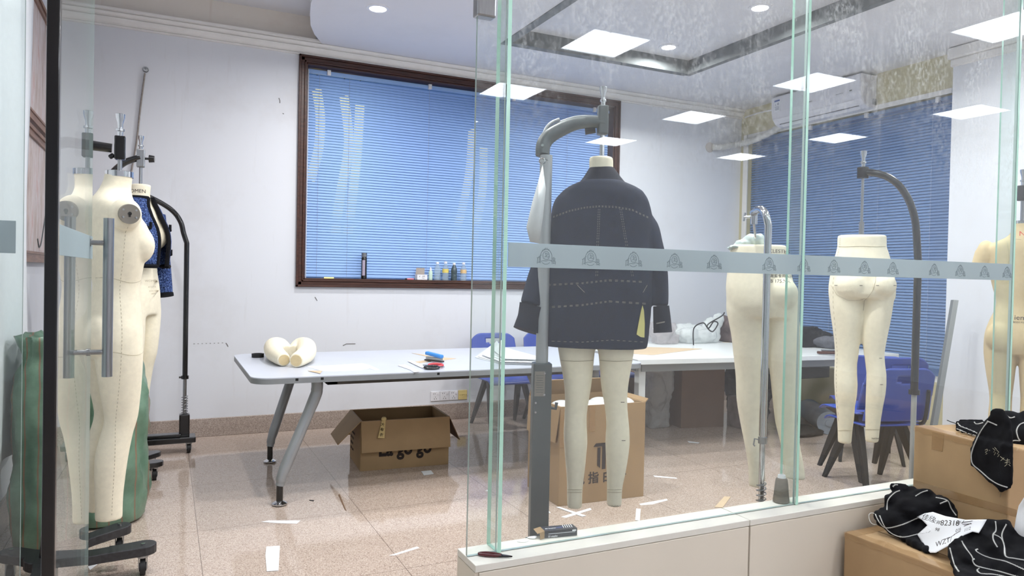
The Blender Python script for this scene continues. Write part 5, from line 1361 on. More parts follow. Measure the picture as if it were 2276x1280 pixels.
# items on the white table
tag(obj('kraft_pattern', MB().prism([(3.30, 4.66), (3.40, 4.56), (4.14, 4.86), (3.42, 5.30)], TZ+.0045, TZ+.0065), m_kraft), 'brown kraft paper pattern lying on the white work table', 'paper')
tag(obj('kraft_pattern', MB().prism([(4.78, 5.33), (5.15, 5.16), (5.2, 5.22)], TZ+.0045, TZ+.0065), m_kraft), 'thin kraft strip near the back of the white work table', 'paper')
def bagmesh(c, r, seed, m, name, label):
    return tag(obj(name, lumps(c, r, 9, seed, .012), m, smooth=180), label, 'bag' if 'bag' in name else 'fabric')
ZT2 = TZ+.0045
bagmesh((4.12, 5.35, ZT2), (.17, .13, .17), 11, plastic_film('grey_film', (188,182,184), .45), 'plastic_bag', 'greyish plastic bag on the white table beside the jacket cuff')
wb_ = lumps((4.48, 5.36, ZT2), (.24, .13, .16), 12, 12, .010, (((4.66, 5.36, ZT2+.10), (.10, .08, .14)), ((4.74, 5.35, ZT2+.20), (.06, .04, .08)), ((4.60, 5.36, ZT2+.07), (.13, .08, .10))))
tag(obj('plastic_bag', wb_, plastic_film('white_film', (226,232,232), .6), smooth=180), 'white translucent plastic bag with a green stripe on the white table', 'bag')
tag(obj('cable_tangle', MB().tube(catmull([(4.26, 5.12, ZT2+.007), (4.32, 5.19, ZT2+.15), (4.40, 5.16, ZT2+.20), (4.46, 5.16, ZT2+.15), (4.52, 5.16, ZT2+.21), (4.58, 5.17, ZT2+.19), (4.50, 5.15, ZT2+.12), (4.44, 5.15, ZT2+.18), (4.62, 5.17, ZT2+.26), (4.68, 5.2, ZT2+.29)], 8), .006, 6), m_blackmat, smooth=60), 'tangle of dark cable lying on the white plastic bag', 'cable')
bagmesh((4.93, 5.36, ZT2), (.17, .14, .21), 13, cloth_mat('brown_grey_cloth', (96,84,84), 500, .9, .2, .5), 'fabric_bundle', 'brown grey fabric bundle behind the male trouser form')
for i, (c, r, lab, col) in enumerate((((5.32, 4.85, ZT2), (.26, .24, .15), 'black garment heap on the white table beside the right blind', (24,24,28)), ((5.42, 4.62, ZT2), (.18, .13, .09), 'grey cloth on the front of the black garment heap', (98,100,108)))):
    bagmesh(c, r, 20+i, cloth_mat('heap_cloth', col, 600, .9, .25, .5), 'garment_heap', lab)
p = PZ(1838, 790, TZ)
t = thing('stapler', 'small brown and steel hand tool on the right front of the white table', 'tool', (p.x, p.y, ZT2))
obj('body', MB().cbox((p.x, p.y, ZT2+.018), (.15, .045, .022), Matrix.Rotation(-.5, 3, 'Z')), simple('rust_metal', (92,60,52), .5, .4), t, bevel=.006)
obj('lever', MB().cbox((p.x+.02, p.y, ZT2+.036), (.12, .03, .012), Matrix.Rotation(-.5, 3, 'Z')), m_steel, t, bevel=.004)
# roll of grey cloth and dark oddments on the floor by the right wall
tag(obj('fabric_roll', MB().cyl((5.60, 5.02, .10), (5.22, 4.46, .10), .10, n=24).cyl((5.22, 4.46, .10), (5.214, 4.452, .10), .03, n=12), simple('blue_grey_cloth', (150,160,172), .7, var=.08), smooth=50), 'blue grey fabric roll on the floor under the white table', 'fabric')
tag(obj('fabric_scraps', lumps((5.03, 4.55, 0), (.20, .16, .05), 9, 31, .01), cloth_mat('dark_scrap', (58,54,52), 500, .9, .3, .5), smooth=180), 'dark fabric scraps on the floor in front of the grey roll', 'fabric')
tag(obj('drawer_unit', MB().box((5.0, 4.62, .47), (5.40, 5.12, TZ-.035)).box((5.05, 4.612, .56), (5.35, 4.62, .58)), simple('dark_grey_crate', (58,62,66), .5), bevel=.004), 'dark grey drawer unit fixed under the right end of the white table', 'drawer unit')
BT, BB = PD(2122, 667, 6.36), PD(2078, 930, 6.22)
tag(obj('metal_bar', MB().tube([BT+(BB-BT)*((BT.z-.004)/(BT.z-BB.z)), BT], .030, 4, flat=.45), simple('grey_aluminium', (136,140,140), .4, .5)), 'flat grey metal bar leaning against the white pillar', 'bar')
# ------------------------------------------------------------------ on the grey table
def flat(name, label, cat, pts, m, z=TZ, th=.0016, group=None, lift=0.0003):
    P = [PZ(x, y, z) for x, y in pts]; n = len(P)
    return tag(obj(name, MB().prism([(p.x, p.y) for p in P], z+lift, z+lift+th), m), label, cat, group)
p = PZ(573, 794, TZ)
tag(obj('tape_roll', MB().loft([[Vector((p.x+r*cos(2*pi*j/28), p.y+r*sin(2*pi*j/28), TZ+z)) for j in range(28)] for r, z in ((.030,.0004),(.040,.0004),(.041,.026),(.030,.026))], closed=True, c0=False, c1=False), m_blackmat, smooth=40), 'black tape roll on the far left corner of the grey table', 'tape')
for i, (pts, lab) in enumerate(((((631, 806, 16), (611, 792, 23), (609, 779, 26), (622, 777, 24), (637, 787, 17)), 'left stuffed cream arm of the heart shaped pair on the grey table'), (((658, 808, 17), (679, 795, 23), (680, 780, 26), (667, 776, 24), (653, 787, 17)), 'right stuffed cream arm of the heart shaped pair on the grey table'))):
    base = PZ(645, 800, TZ); dist = hypot(base.x, base.y)
    P, R2 = [], []
    for k_, (x, y, rpx) in enumerate(pts):
        r = rpx*dist*.96/F_PX*.85
        q = PZ(x, y+rpx*.55, TZ); P.append(Vector((q.x, q.y, TZ+r+.001))); R2.append(r)
    Q = catmull(P, 6); rr = []
    for k_ in range(4):
        for s in range(6): rr.append(R2[k_]*(1-s/6)+R2[k_+1]*s/6)
    rr.append(R2[-1])
    o = tag(obj('stuffed_arm', voxel(MB().tube(Q, rr, 20), .006, 3), m_canvas, smooth=180), lab, 'stuffed arm', 'stuffed arms on the table')
    d = (Q[0]-Q[1]).normalized()
    obj('wrist_disc', MB().cyl(Q[0]-d*.004, Q[0]+d*.003, R2[0]*.80, n=24), m_canvas2, o, smooth=40)
flat('paper_pattern', 'long white paper pattern lying in the middle of the grey table', 'paper', ((682,815),(745,812),(806,808),(824,813),(843,822),(833,823),(822,819),(800,823),(740,826),(715,825)), m_paper)
flat('kraft_scrap', 'small kraft scrap at the front edge of the grey table under the stuffed arms', 'paper', ((684,825),(716,825),(712,831)), m_kraft, lift=.002)
flat('kraft_pattern', 'V shaped kraft pattern under the blue stapler on the grey table', 'paper', ((915,785),(945,789),(975,790),(990,795),(1014,797),(988,801),(960,803),(935,807),(918,805),(950,800),(972,798),(950,793)), m_kraft)
flat('paper_strip', 'curved white paper strip at the front edge of the grey table', 'paper', ((884,813),(900,811),(922,820),(932,827),(920,828),(910,822)), m_paper, lift=.002)
flat('paper_strip', 'white paper strip running under the black snips on the grey table', 'paper', ((906,804),(915,803),(945,815),(950,820),(935,818)), m_paper, lift=.004)
p = PZ(965, 805, TZ); a_ = Vector((.45, -.9, 0)).normalized(); s_ = Vector((-a_.y, a_.x, 0))
t = thing('stapler', 'blue stapler on the kraft pattern of the grey table', 'stapler', (p.x, p.y, TZ))
fm = lambda z: frame((p.x, p.y, TZ+z), a_, s_)
obj('base', MB().cbox((0, 0, 0), (.16, .032, .010)).xf(fm(.011)), m_black, t, bevel=.003)
obj('magazine', MB().cbox((0, 0, 0), (.14, .022, .016)).xf(fm(.026)), m_steel, t, bevel=.002)
obj('handle', MB().cbox((0, 0, 0), (.15, .034, .024)).xf(fm(.050) @ Matrix.Rotation(.10, 4, 'Y')), simple('stapler_blue', (64,136,210), .35), t, bevel=.008)
p = PZ(955, 822, TZ); q_ = PZ(972, 817, TZ)
t = thing('scissors', 'black and red handled scissors in front of the blue stapler', 'scissors', (p.x, p.y+.01, TZ))
for s, cc, m_ in ((1, p+Vector((.02, .02, .012)), m_black), (-1, q_+Vector((0, .03, .012)), simple('red_handle', (190,64,70), .35))):
    obj('handle', MB().tube([cc+Vector((.045*cos(a), .030*sin(a), .004*sin(a))) for a in [2*pi*i/24 for i in range(24)]], .009, 8, closed=True), m_, t, smooth=60)
obj('blades', MB().cbox((p.x+.06, p.y+.10, TZ+.010), (.018, .16, .006), Matrix.Rotation(.6, 3, 'Z')), m_steel, t, bevel=.001)
# stack of loose papers
rg = random.Random(3)
base = [(1058,795),(1082,776),(1118,784),(1190,806),(1190,812),(1116,810)]
for i in range(7):
    dx, dy = rg.uniform(-4, 4), rg.uniform(-2, 2); cs = [PZ(x+dx+(6*i if k_ in (0, 1) else 0), y+dy*.4, TZ) for k_, (x, y) in enumerate(base)]
    b = MB().prism([(c.x, c.y) for c in cs], TZ+.0006+.006*i, TZ+.0046+.006*i)
    for k_, v in enumerate(b.v):
        d = noise.noise(Vector((v.x*5, v.y*5, i)))
        b.v[k_] = v+Vector((0, 0, .004*i*max(0, d)*1.2+(.010*i if (k_ % 6) in (1,) else 0)))
    tag(obj('paper_sheet', b, m_paper if i % 2 else m_paper2), ('bottom sheet of the loose white paper stack on the grey table', 'second sheet from the bottom of the white paper stack', 'third sheet from the bottom of the white paper stack', 'middle sheet of the white paper stack', 'third sheet from the top of the white paper stack', 'second sheet from the top of the white paper stack', 'top sheet of the loose white paper stack on the grey table')[i], 'paper', 'stacked papers by the glass')
# ------------------------------------------------------------------ floor scraps
SCR = [('white paper strip on the floor before the near table foot', ((580,1160),(597,1157),(632,1157),(668,1157),(660,1164),(620,1163)), m_paper),
       ('white paper rectangle on the floor, nearest the camera', ((592,1216),(622,1214),(619,1269),(593,1271),(590,1235)), m_paper),
       ('thin white paper wedge on the floor left of the low wall', ((865,1235),(927,1215),(932,1218),(880,1234)), m_paper),
       ('white paper patch at the foot of the La go go carton', ((936,1048),(958,1046),(964,1054),(942,1057)), m_paper2),
       ('long white strip of the crossed pair in front of the T logo carton', ((1247,1149),(1312,1129),(1315,1133),(1258,1151)), m_paper),
       ('short white strip of the crossed pair in front of the T logo carton', ((1236,1128),(1243,1127),(1303,1147),(1294,1149)), m_paper),
       ('white paper corner beside the grey column stand', ((1213,1128),(1224,1140),(1214,1141)), m_paper),
       ('white paper tab standing out behind the low wall, right of the hanging legs', ((1414,1131),(1424,1132),(1422,1158),(1412,1157)), m_paper),
       ('curved white paper strip on the floor right of the T logo carton', ((1421,1120),(1455,1114),(1482,1109),(1484,1112),(1450,1121),(1424,1123)), m_paper),
       ('kraft paper scrap on the floor behind the low wall', ((1588,1128),(1610,1104),(1624,1105),(1606,1129)), m_kraft),
       ('thin white strip far back on the floor beside the jacket form', ((1452,1057),(1503,1062),(1505,1064),(1455,1060)), m_paper),
       ('faint white strip far back on the floor by the male form foot', ((1528,981),(1555,984),(1552,986),(1531,984)), m_paper2),
       ('white paper scrap under the wheeled base by the glass door', ((194,1258),(222,1250),(200,1267)), m_paper),
       ('white triangle of paper on the floor by the glass fin', ((1078,1092),(1092,1087),(1092,1094)), m_paper2),
       ('dark thread scrap on the floor under the grey table', ((687,1111),(698,1112),(697,1114),(688,1113)), m_blackmat),
       ('dark sliver on the floor between the table foot and the carton', ((752,1100),(755,1099),(770,1136),(766,1132)), m_carton4)]
for i, (lab, pts, m) in enumerate(SCR): flat('paper_scrap' if 'thread' not in lab and 'sliver' not in lab else 'scrap', lab, 'scrap', pts, m, 0.0, .0012, None, .0003+.0016*(i % 2))
# ================================================================== on the low wall
S0, S1 = PZ(1210, 1197, ZL), PZ(1283, 1190, ZL); ex = (S1-S0).normalized(); ey = Vector((-ex.y, ex.x, 0)); wl = (S1-S0).length
t = thing('staple_box', 'small black box of staples with an open flap, on the low wall behind the glass', 'box', (S0+S1)/2+Vector((0, 0, 0)))
fm = frame(S0, ex, ey); HB = .027; DB_ = .046
m_sbox = simple('staple_box_black', (40,44,54), .4)
obj('carton_body', MB().box((0, 0, .0008), (wl, DB_, HB)).xf(fm), m_sbox, t, bevel=.0015)
obj('open_flap', MB().add([(0, 0, HB), (0, DB_, HB), (-.026, DB_, HB-.006), (-.026, 0, HB-.008)], [(0, 1, 2, 3)]).add([(0, 0, .001), (0, 0, HB), (-.022, -.010, HB-.002), (-.020, -.012, .002)], [(0, 1, 2, 3)]).xf(fm), m_carton, t, solid=.0008)
top = lambda x, y: fm @ frame((x, y, HB+.0004), (1, 0, 0), (0, 1, 0)); fr = lambda x, z: fm @ frame((x, -.0004, z), (1, 0, 0), (0, 0, 1))
g = MB().merge(text_mb('80 Staples', .010, .0002, bold=.0001).xf(top(.030, .020))).merge(text_mb('23 staples', .009, .0002, bold=.0001).xf(fr(.032, .006)))
g.prism([(.015, .0145), (wl-.008, .0145), (wl-.008, .0160), (.015, .0160)], 0, .0002, fm @ frame((0, -.0004, 0), (1, 0, 0), (0, 0, 1)))
for i in range(5): g.prism([(.078+.008*i, .012), (.080+.008*i, .012), (.086+.008*i, .042), (.083+.008*i, .042)], 0, .0002, fm @ frame((0, 0, HB+.0004), (1, 0, 0), (0, 1, 0)))
g.prism([(wl-.020, .018), (wl-.005, .018), (wl-.005, .023), (wl-.020, .023)], 0, .0002, fm @ frame((0, -.0004, 0), (1, 0, 0), (0, 0, 1)))
obj('lettering', g, m_paper, t)
obj('printed_stapler', MB().prism([(.050, .016), (.075, .016), (.082, .030), (.052, .026)], 0, .0002, fm @ frame((0, 0, HB+.0004), (1, 0, 0), (0, 1, 0))), simple('print_blue_grey', (66,78,120), .4), t)
for (x, y, rx, ry, lab, dz) in ((1164, 1203, .022, .012, 'white paper tag lying flat left of the staple box', .0006), (1184, 1196, .017, .012, 'white paper tag tucked against the staple box flap', .0022)):
    c = PZ(x, y, ZL); tag(obj('paper_tag', MB().prism([(c.x+rx*cos(2*pi*i/20)+.004*sin(4*pi*i/20), c.y+ry*sin(2*pi*i/20)) for i in range(20)], ZL+dz, ZL+dz+.0012), m_paper), lab, 'tag', 'paper tags by the staple box')
a, b_ = PZ(1066, 1234, ZL), PZ(1139, 1240, ZL); ex = (b_-a).normalized(); ey = Vector((-ex.y, ex.x, 0)); L = (b_-a).length; fm = frame(a, ex, ey)
t = thing('thread_snips', 'burgundy thread snips with black points on the left end of the low wall', 'snips', (a+b_)/2)
mb_ = simple('burgundy_enamel', (84,24,30), .25, spec=.7); m_tip = simple('gunmetal', (52,48,48), .3, .8)
for s in (-1, 1):
    obj('handle', MB().tube([fm @ Vector(q) for q in ((0, s*.006, .006), (L*.2, s*.010, .0065), (L*.45, s*.008, .0065), (L*.66, s*.003, .006))], [.0045, .0055, .0055, .0045], 10), mb_, t, smooth=60)
    obj('blade', MB().prism([(L*.6, s*.001), (L*.6, s*.009), (L*.82, s*.006), (L, s*.001)], .003, .007, fm), m_tip, t, bevel=.0006)
obj('spring_bend', MB().tube([fm @ Vector((-.003+.006*(1-cos(q)), .006*sin(q)*1.0, .006)) for q in [pi*1.5*i/8-pi*.75 for i in range(9)]], .004, 8), mb_, t, smooth=60)
c = PY(1736, 1115, 2.243); 
t = thing('thread_cone', 'grey brown thread cone standing on the low wall behind the glass', 'thread cone', (c.x, 2.243, ZL))
obj('thread', MB().lathe([(.030,.0008),(.0335,.004),(.0335,.015),(.031,.03),(.027,.075),(.024,.098),(.018,.104)], (c.x, 2.243, ZL), 28), simple('thread_grey', (112,104,92), .8, var=.18, vs=24, stretch=(1,1,3), bump=.4, bs=400), t, smooth=40)
obj('cone_tip', MB().lathe([(.018,.102),(.015,.116),(.012,.116),(.012,.105)], (c.x, 2.243, ZL), 20), m_paper2, t, smooth=40)
# ================================================================== the stacked cartons in the right foreground
def pboxd(b, far_left, near_left, w, z0, z1):
    fl, nl = Vector((far_left[0], far_left[1], 0)), Vector((near_left[0], near_left[1], 0)); d = (nl-fl).normalized(); r = Vector((-d.y, d.x, 0))
    b.prism([(fl.x, fl.y), (nl.x, nl.y), ((nl+r*w).x, (nl+r*w).y), ((fl+r*w).x, (fl+r*w).y)], z0, z1); return fl, nl, d, r
UF, UN, ZU = (2.954, 2.075), (2.868, 1.63), .705
b = MB(); fl, nl, d_, r_ = pboxd(b, UF, UN, .62, .001, ZU)
cu_ = tag(obj('carton', b, m_carton2, bevel=.006), 'large taped tan carton standing behind the lower one, black garments on top', 'box', 'stacked cartons in the foreground')
def on_face(px, py, off):
    """the point a given step outside the left face of the tall carton"""
    n = -r_; q = fl+n*off; rr = ray(px, py); return EYEV+rr*((q-EYEV).dot(n)/rr.dot(n))
def face_strip(pix, off=.0012):
    return MB().add([on_face(x, y, off) for x, y in pix], [tuple(range(len(pix)))])
obj('tape', face_strip([(2030,1066),(2260,1133),(2260,1150),(2030,1084)]), m_tape, cu_, solid=.0006)
obj('tape', face_strip([(2072,960),(2098,966),(2095,1004),(2070,998)]), m_tape, cu_, solid=.0006)
b = MB()
for i in range(18):
    a = fl+d_*(.47*i/17)*1.0; 
    b.v += [a-r_*.003+Vector((0, 0, ZU-.022+.004*sin(i*2.1))), a-r_*.002+Vector((0, 0, ZU+.002)), a+r_*(.055+.006*sin(i*1.3))+Vector((0, 0, ZU+.002+.002*abs(sin(i*1.7))))]
b.f = [[i*3+k, i*3+k+1, i*3+k+4, i*3+k+3] for i in range(17) for k in (0, 1)]; b.m = [0]*len(b.f)
obj('tape', b, m_tape, cu_, smooth=60)
obj('flap_seam', MB().cbox(fl+r_*.30+d_*.23+Vector((0, 0, ZU+.0008)), (.002, .46, .001), frame((0,0,0), r_, d_).to_3x3()), m_carton3, cu_)
LF, LN, ZB = (2.557, 2.092), (2.575, 1.50), .285
b = MB(); fl2, nl2, d2, r2 = pboxd(b, LF, LN, .28, .001, ZB)
cl2 = tag(obj('carton', b, m_carton2, bevel=.006), 'low taped tan carton nearest the camera at the bottom right, black fabric on top', 'box', 'stacked cartons in the foreground')
b = MB()
for i in range(24):
    a = fl2+d2*(.59*i/23)
    b.v += [a-r2*.003+Vector((0, 0, ZB-.020+.003*sin(i*2.1))), a-r2*.002+Vector((0, 0, ZB+.002)), a+r2*(.05+.006*sin(i*1.3))+Vector((0, 0, ZB+.002+.002*abs(sin(i*1.7))))]
b.f = [[i*3+k, i*3+k+1, i*3+k+4, i*3+k+3] for i in range(23) for k in (0, 1)]; b.m = [0]*len(b.f)
obj('tape', b, m_tape, cl2, smooth=60)
obj('tape', MB().cbox(fl2+r2*.14+d2*.03+Vector((0, 0, ZB+.001)), (.28, .05, .001), frame((0,0,0), r2, d2).to_3x3()), m_tape, cl2)
obj('flap_seam', MB().cbox(fl2+r2*.14+d2*.295+Vector((0, 0, ZB+.0006)), (.002, .585, .001), frame((0,0,0), r2, d2).to_3x3()), m_carton3, cl2)
# ------------------------------------------------------------------ cloth made by filling an outline
def inside(poly, x, y):
    c = False; j = len(poly)-1
    for i in range(len(poly)):
        (xi, yi), (xj, yj) = poly[i], poly[j]
        if (yi > y) != (yj > y) and x < (xj-xi)*(y-yi)/(yj-yi)+xi: c = not c
        j = i
    return c
def drape(poly, at, r, vox, seed, fold=.012, step=None, freq=9):
    """a folded piece of cloth with a given outline; at(px, py) places it in the room"""
    xs = [p[0] for p in poly]; ys = [p[1] for p in poly]; st = step or 7; b = MB()
    y = min(ys)
    while y <= max(ys):
        x = min(xs)
        while x <= max(xs):
            if inside(poly, x, y):
                p = at(x, y); k = fold*noise.noise(Vector((x/38, y/30, seed)))*1.6
                d = (EYEV-p).normalized(); b.ell(p+d*k, (r, r, r), None, 8)
            x += st
        y += st
    v = voxel(b, vox, 2)
    for i, p in enumerate(v.v):
        n1 = noise.noise(p*freq+Vector((seed, 0, 0))); n2 = noise.noise(p*freq*2.7+Vector((0, seed, 0)))
        d = (EYEV-p).normalized(); v.v[i] = p+d*(fold*.6*(1-abs(n1)*2.2)+fold*.25*n2)+Vector((0, 0, fold*.2*n2))
    return v
def hem(b, tree, pix, r=.0016, maxd=9):
    """white overlock edge: a thread zig-zagging along a line on the cloth"""
    P = []
    pts = catmull([(x, y, 0) for x, y in pix], 8)
    for p in pts:
        dd = ray(p.x, p.y).normalized(); h = tree.ray_cast(EYEV, dd)
        if h[0] is not None: P.append(h[0]-dd*.0015)
    if len(P) < 2: return
    b.tube(P, r, 5)
    z = []
    for i in range(len(P)-1):
        e = P[i+1]-P[i]
        if e.length > .03: continue
        s = e.cross(EYEV-P[i]); 
        if s.length < 1e-9: continue
        s.normalize(); m = max(1, int(e.length/.004))
        for q in range(m): z += [P[i]+e*(q/m)+s*.0028, P[i]+e*((q+.5)/m)-s*.0028]
    if len(z) > 2: b.tube(z, r*.5, 4)
def C6(*pts): return [(1830+x/3.2, 880+y/3.2) for x, y in pts]
def pxtext(b, tree, s, px, py, size, ang=0, shear=0):
    t_ = text_mb(s, size, 0.0, shear=shear); ca_, sa_ = cos(ang), sin(ang); q = []
    for p in t_.v:
        X = px+p.x*ca_+p.y*sa_; Y = py+p.x*sa_-p.y*ca_
        dd = ray(X, Y).normalized(); h = tree.ray_cast(EYEV, dd)
        q.append((h[0] if h[0] is not None else EYEV+dd*2.9)-dd*.0012)
    t_.v = q; b.merge(t_)
# on top of the tall carton
topat = lambda dz: (lambda x, y: PZ(x, y, ZU+dz))
G1 = C6((945,205),(960,185),(1010,170),(1075,178),(1140,182),(1150,215),(1100,285),(1060,270),(950,238))
v = drape(G1, topat(.012), .010, .005, 2.2, .006, 3.5, 22); tr_ = v.bvh()
o = tag(obj('black_fabric', v, m_blackcloth, smooth=180), 'flat black fabric panel with white edges lying on the tall carton', 'fabric', 'black panels in the foreground')
b = MB(); hem(b, tr_, C6((948,232),(1020,262),(1098,286))); hem(b, tr_, C6((955,190),(975,215),(1040,240),(1105,270))); hem(b, tr_, C6((1072,184),(1090,200),(1140,190),(1150,210))); obj('overlock_edge', b, m_overlock, o)
tag(obj('loose_thread', MB().tube(catmull([PZ(x, y, ZU+.004) for x, y in C6((880,172),(910,185),(940,195),(960,215))], 5), .0018, 5), m_blackcloth), 'loose black thread at the left of the flat panel on the tall carton', 'thread')
G3 = C6((1285,128),(1330,135),(1400,148),(1500,120),(1500,470),(1420,472),(1365,440),(1335,360),(1340,320),(1330,230),(1310,180))
v = drape(G3, lambda x, y: PD(x, y, PZ(2255, 965, ZU).xy.length-.10+.0012*(y-900)*-1), .022, .008, 4.4, .016, 6); tr_ = v.bvh()
o = tag(obj('garment', v, m_blackcloth, smooth=180), 'rolled black garment on the tall carton at the right edge', 'garment', 'black panels in the foreground')
b = MB(); hem(b, tr_, C6((1427,190),(1395,205),(1375,245),(1385,295),(1400,318))); hem(b, tr_, C6((1340,400),(1332,340),(1350,318),(1398,318))); hem(b, tr_, C6((1295,132),(1330,155),(1362,148))); obj('overlock_edge', b, m_overlock, o)
G2 = C6((1198,108),(1268,93),(1290,130),(1325,180),(1338,330),(1338,560),(1330,645),(1262,672),(1240,640),(1180,598),(1062,490),(1050,430),(1058,380),(1082,320),(1118,250),(1160,175),(1200,150))
def hang(x, y):
    a = on_face(x, y, .016)
    if a.z > ZU: a = PD(x, y, on_face(x, 990, .016).xy.length+(.0 if a.z < ZU+.02 else .02))
    return a
v = drape(G2, hang, .010, .006, 6.1, .008, 4, 14); tr_ = v.bvh()
o = tag(obj('black_fabric', v, m_blackcloth, smooth=180), 'black fabric panel with chalk writing hanging down the tall carton', 'fabric', 'black panels in the foreground')
b = MB()
hem(b, tr_, C6((1172,178),(1120,250),(1085,320),(1060,385),(1052,430),(1063,485),(1120,535),(1185,592),(1250,630),(1310,650))); hem(b, tr_, C6((1165,178),(1200,192),(1235,208)))
obj('overlock_edge', b, m_overlock, o)
b = MB()
for pl in (((1150,385),(1165,378),(1170,388),(1152,400),(1165,410),(1155,415)), ((1180,385),(1184,388)), ((1205,372),(1222,385),(1210,400),(1226,402),(1215,420)), ((1218,365),(1232,380)), ((1232,385),(1248,398),(1236,412),(1252,416),(1240,432)), ((1258,430),(1290,455)), ((1285,440),(1262,460)), ((1295,458),(1325,455)), ((1310,445),(1305,490)), ((1290,475),(1330,478)), ((1300,490),(1290,500)), ((1318,485),(1330,498)), ((1298,470),(1326,468))):
    P = []
    for x, y in C6(*pl):
        dd = ray(x, y).normalized(); h = tr_.ray_cast(EYEV, dd)
        if h[0] is not None: P.append(h[0]-dd*.001)
    if len(P) > 1: b.tube(P, .0009, 4)
obj('chalk_writing', b, simple('chalk', (190,184,160), .9), o)
b = MB()
for x, y, L in ((1195,608,20),(1212,625,14),(1250,645,45),(1258,660,60),(1262,668,48)):
    P = [on_face(*C6((x+3*sin(i), y+L*i/4))[0], .012) for i in range(5)]; b.tube(P, .0011, 4)
obj('frayed_threads', b, simple('fray', (150,130,100), .9), o)
# on the low carton
D_top = PY(1983, 1080, 2.06).xy.length; D_bot = PZ(1980, 1192, ZB).xy.length
def lowat(off=0.0):
    def f(x, y):
        t_ = max(0, min(1.2, (y-1080)/112)); a = PD(x, y, D_top*(1-t_)+D_bot*t_+off)
        if a.z < ZB+.012: a = PZ(x, y, ZB+.012)
        return a
    return f
G4 = C6((492,640),(520,630),(600,655),(700,692),(740,672),(800,715),(880,742),(945,850),(900,930),(800,1090),(740,1095),(660,1060),(560,1005),(450,940),(395,890),(367,850),(375,836),(452,812),(462,725),(512,682))
v = drape(G4, lowat(-.02), .018, .006, 9.3, .026, 6, 9); tr_ = v.bvh(); tr4 = tr_
o = tag(obj('garment', v, m_blackcloth, smooth=180), 'heap of black fabric with white overlocked edges on the low carton, under the written note', 'garment', 'black panels in the foreground')
b = MB()
hem(b, tr_, C6((370,840),(400,900),(450,938),(560,915),(660,872),(760,830))); hem(b, tr_, C6((452,810),(460,740),(505,690),(545,672))); hem(b, tr_, C6((400,850),(440,935),(500,985),(570,1003),(660,985),(740,960)))
hem(b, tr_, C6((655,712),(700,685),(742,672))); hem(b, tr_, C6((800,722),(880,742),(910,800),(945,850))); hem(b, tr_, C6((830,765),(880,745))); hem(b, tr_, C6((495,645),(510,632),(530,632)))
obj('overlock_edge', b, m_overlock, o)
lp = [lowat(-.03)(*q) for q in C6((372,840),(345,832),(325,845),(330,885),(350,910),(385,915))]
obj('thread_loop', MB().tube(catmull(lp, 5), .0014, 5), m_overlock, o)
G5 = C6((1150,900),(1170,892),(1290,890),(1310,915),(1345,965),(1430,1010),(1520,1040),(1520,1330),(990,1330),(955,1250),(925,1170),(900,1080),(985,1025),(1010,990),(1060,965),(1110,975))
def lowat2(x, y):
    t_ = max(0, min(1.3, (y-1150)/120)); D0 = on_face(2200, 1160, .05).xy.length; a = PD(x, y, D0*(1-t_)+(PZ(2150, 1270, ZB+.01).xy.length)*t_)
    lim = on_face(x, y, .035)
    if a.xy.length > lim.xy.length: a = lim
    if a.z < ZB+.012: a = PZ(x, y, ZB+.012)
    return a
v = drape(G5, lowat2, .018, .006, 13.7, .026, 6, 9); tr_ = v.bvh(); tr5 = tr_
o = tag(obj('garment', v, m_blackcloth, smooth=180), 'pile of black panels with white overlocked edges at the bottom right corner', 'garment', 'black panels in the foreground')
b = MB()
for pl in (((1225,892),(1228,955),(1208,985),(1210,1025),(1238,1075)), ((1302,912),(1270,985),(1285,1060),(1296,1138),(1360,1155),(1440,1168)), ((1215,985),(1262,1010),(1285,1060),(1294,1130)), ((1100,1090),(1085,1100),(1130,1130),(1200,1155),(1300,1178),(1430,1235)), ((1075,1158),(1062,1170),(1085,1205),(1150,1225),(1260,1250),(1400,1290)), ((1110,1225),(1095,1240),(1120,1262),(1220,1270),(1320,1290)), ((900,1080),(918,1150),(935,1205),(965,1250)), ((985,1030),(1005,1070),(1050,1130),(1065,1160))): hem(b, tr_, C6(*pl))
obj('overlock_edge', b, m_overlock, o)
# written note over the heaps
N1 = C6((665,860),(720,835),(780,825),(870,855),(1010,880),(1162,878),(1130,935),(1105,975),(1060,965),(1000,990),(900,1060),(800,1115),(760,1115),(720,1070),(668,985),(750,972),(772,955),(740,920),(700,880))
def noteat(x, y):
    dd = ray(x, y).normalized(); best = None
    for q in (tr4, tr5):
        h = q.ray_cast(EYEV, dd)
        if h[0] is not None and (best is None or h[3] < best): best = h[3]
    return best
samp = [(x, y, noteat(x, y)) for x, y in N1+C6((800,960),(900,950),(1000,930),(800,1040))]
ok = [s for s in samp if s[2]]; mn = min(s[2] for s in ok)
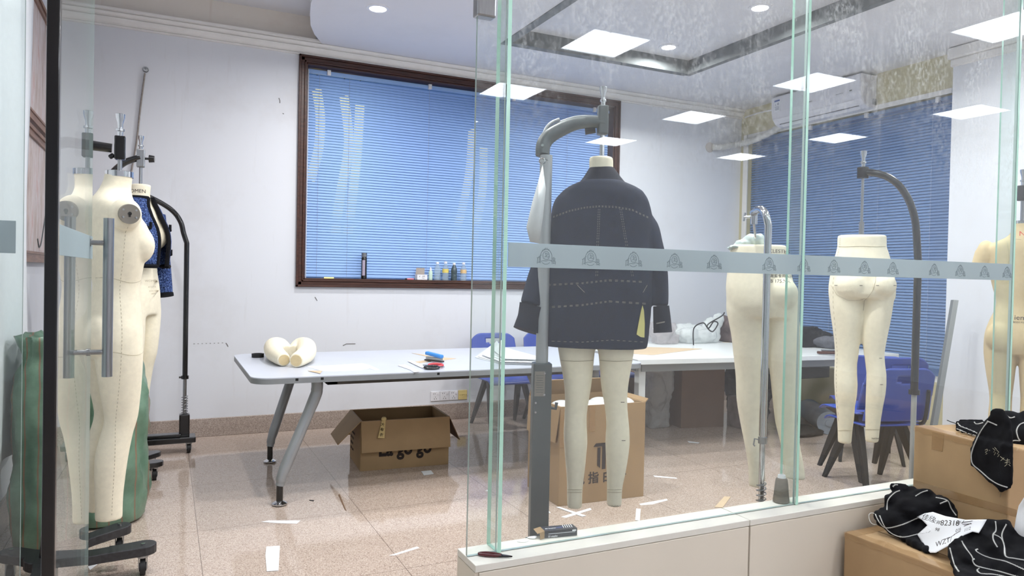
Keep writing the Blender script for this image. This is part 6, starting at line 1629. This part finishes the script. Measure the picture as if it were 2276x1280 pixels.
# fit a tilted sheet in front of the cloth
q0 = lowat(-.115)(2090, 1160); q1 = lowat(-.105)(2060, 1215); q2 = lowat(-.20)(2180, 1160)
nn_ = (q1-q0).cross(q2-q0).normalized()
def sheetat(x, y):
    dd = ray(x, y); a = EYEV+dd*((q0-EYEV).dot(nn_)/dd.dot(nn_)); d = dd.normalized()
    return a+d*(.008*sin(x*.05)+.006*sin(y*.08+x*.03))
def paper(name, poly, at, label, m, st=6):
    """a sheet cut to an outline, with its own gentle curl"""
    bm = bmesh.new(); vs = [bm.verts.new((x, y, 0)) for x, y in poly]; f = bm.faces.new(vs)
    bmesh.ops.triangulate(bm, faces=[f])
    for _ in range(4): bmesh.ops.subdivide_edges(bm, edges=[e for e in bm.edges if e.calc_length() > st], cuts=1); bmesh.ops.triangulate(bm, faces=bm.faces[:])
    bm.verts.index_update(); b = MB().add([at(v.co.x, v.co.y) for v in bm.verts], [tuple(q.index for q in f.verts) for f in bm.faces]); bm.free()
    return tag(obj(name, b, m, smooth=180, solid=.0012), label, 'paper'), b.bvh()
o, trn = paper('note_cloth', N1, sheetat, 'white cloth note with handwritten numbers lying on the black fabric heap', m_paper)
b = MB()
pxtext(b, trn, '82318 ', *C6((905,905))[0], 17, .02, .15); 
pxtext(b, trn, 'WZT/', *C6((850,1040))[0], 15, -.35, .4); pxtext(b, trn, '11/2', *C6((1020,950))[0], 9, -.35, .6); pxtext(b, trn, '016', *C6((955,955))[0], 9, -.45, .6)
pxtext(b, trn, '佳欣', *C6((745,870))[0], 15, .3, .2); pxtext(b, trn, '98', *C6((808,950))[0], 10, .2, .2); pxtext(b, trn, '女裤', *C6((800,895))[0], 10, .3, .3)
for pl in (((945,905),(950,890),(958,905),(965,888)),((965,912),(975,890),(985,908),(1000,886)),((985,900),(1060,888)),((990,912),(1055,908)),((930,985),(975,960)),((880,1020),(935,985)),((1000,925),(1050,905))):
    P = []
    for x, y in C6(*pl):
        dd = ray(x, y).normalized(); h = trn.ray_cast(EYEV, dd)
        if h[0] is not None: P.append(h[0]-dd*.0012)
    if len(P) > 1: b.tube(P, .0009, 4)
obj('handwriting', b, m_print, o)
N2 = C6((1500,700),(1427,722),(1390,780),(1372,860),(1358,950),(1340,1052),(1380,1075),(1427,1092),(1500,1110))
paper('note_sheet', N2, lambda x, y: on_face(x, y, .05+.006*sin(y*.06)) , 'white sheet at the right edge hanging over the tall carton', m_paper)
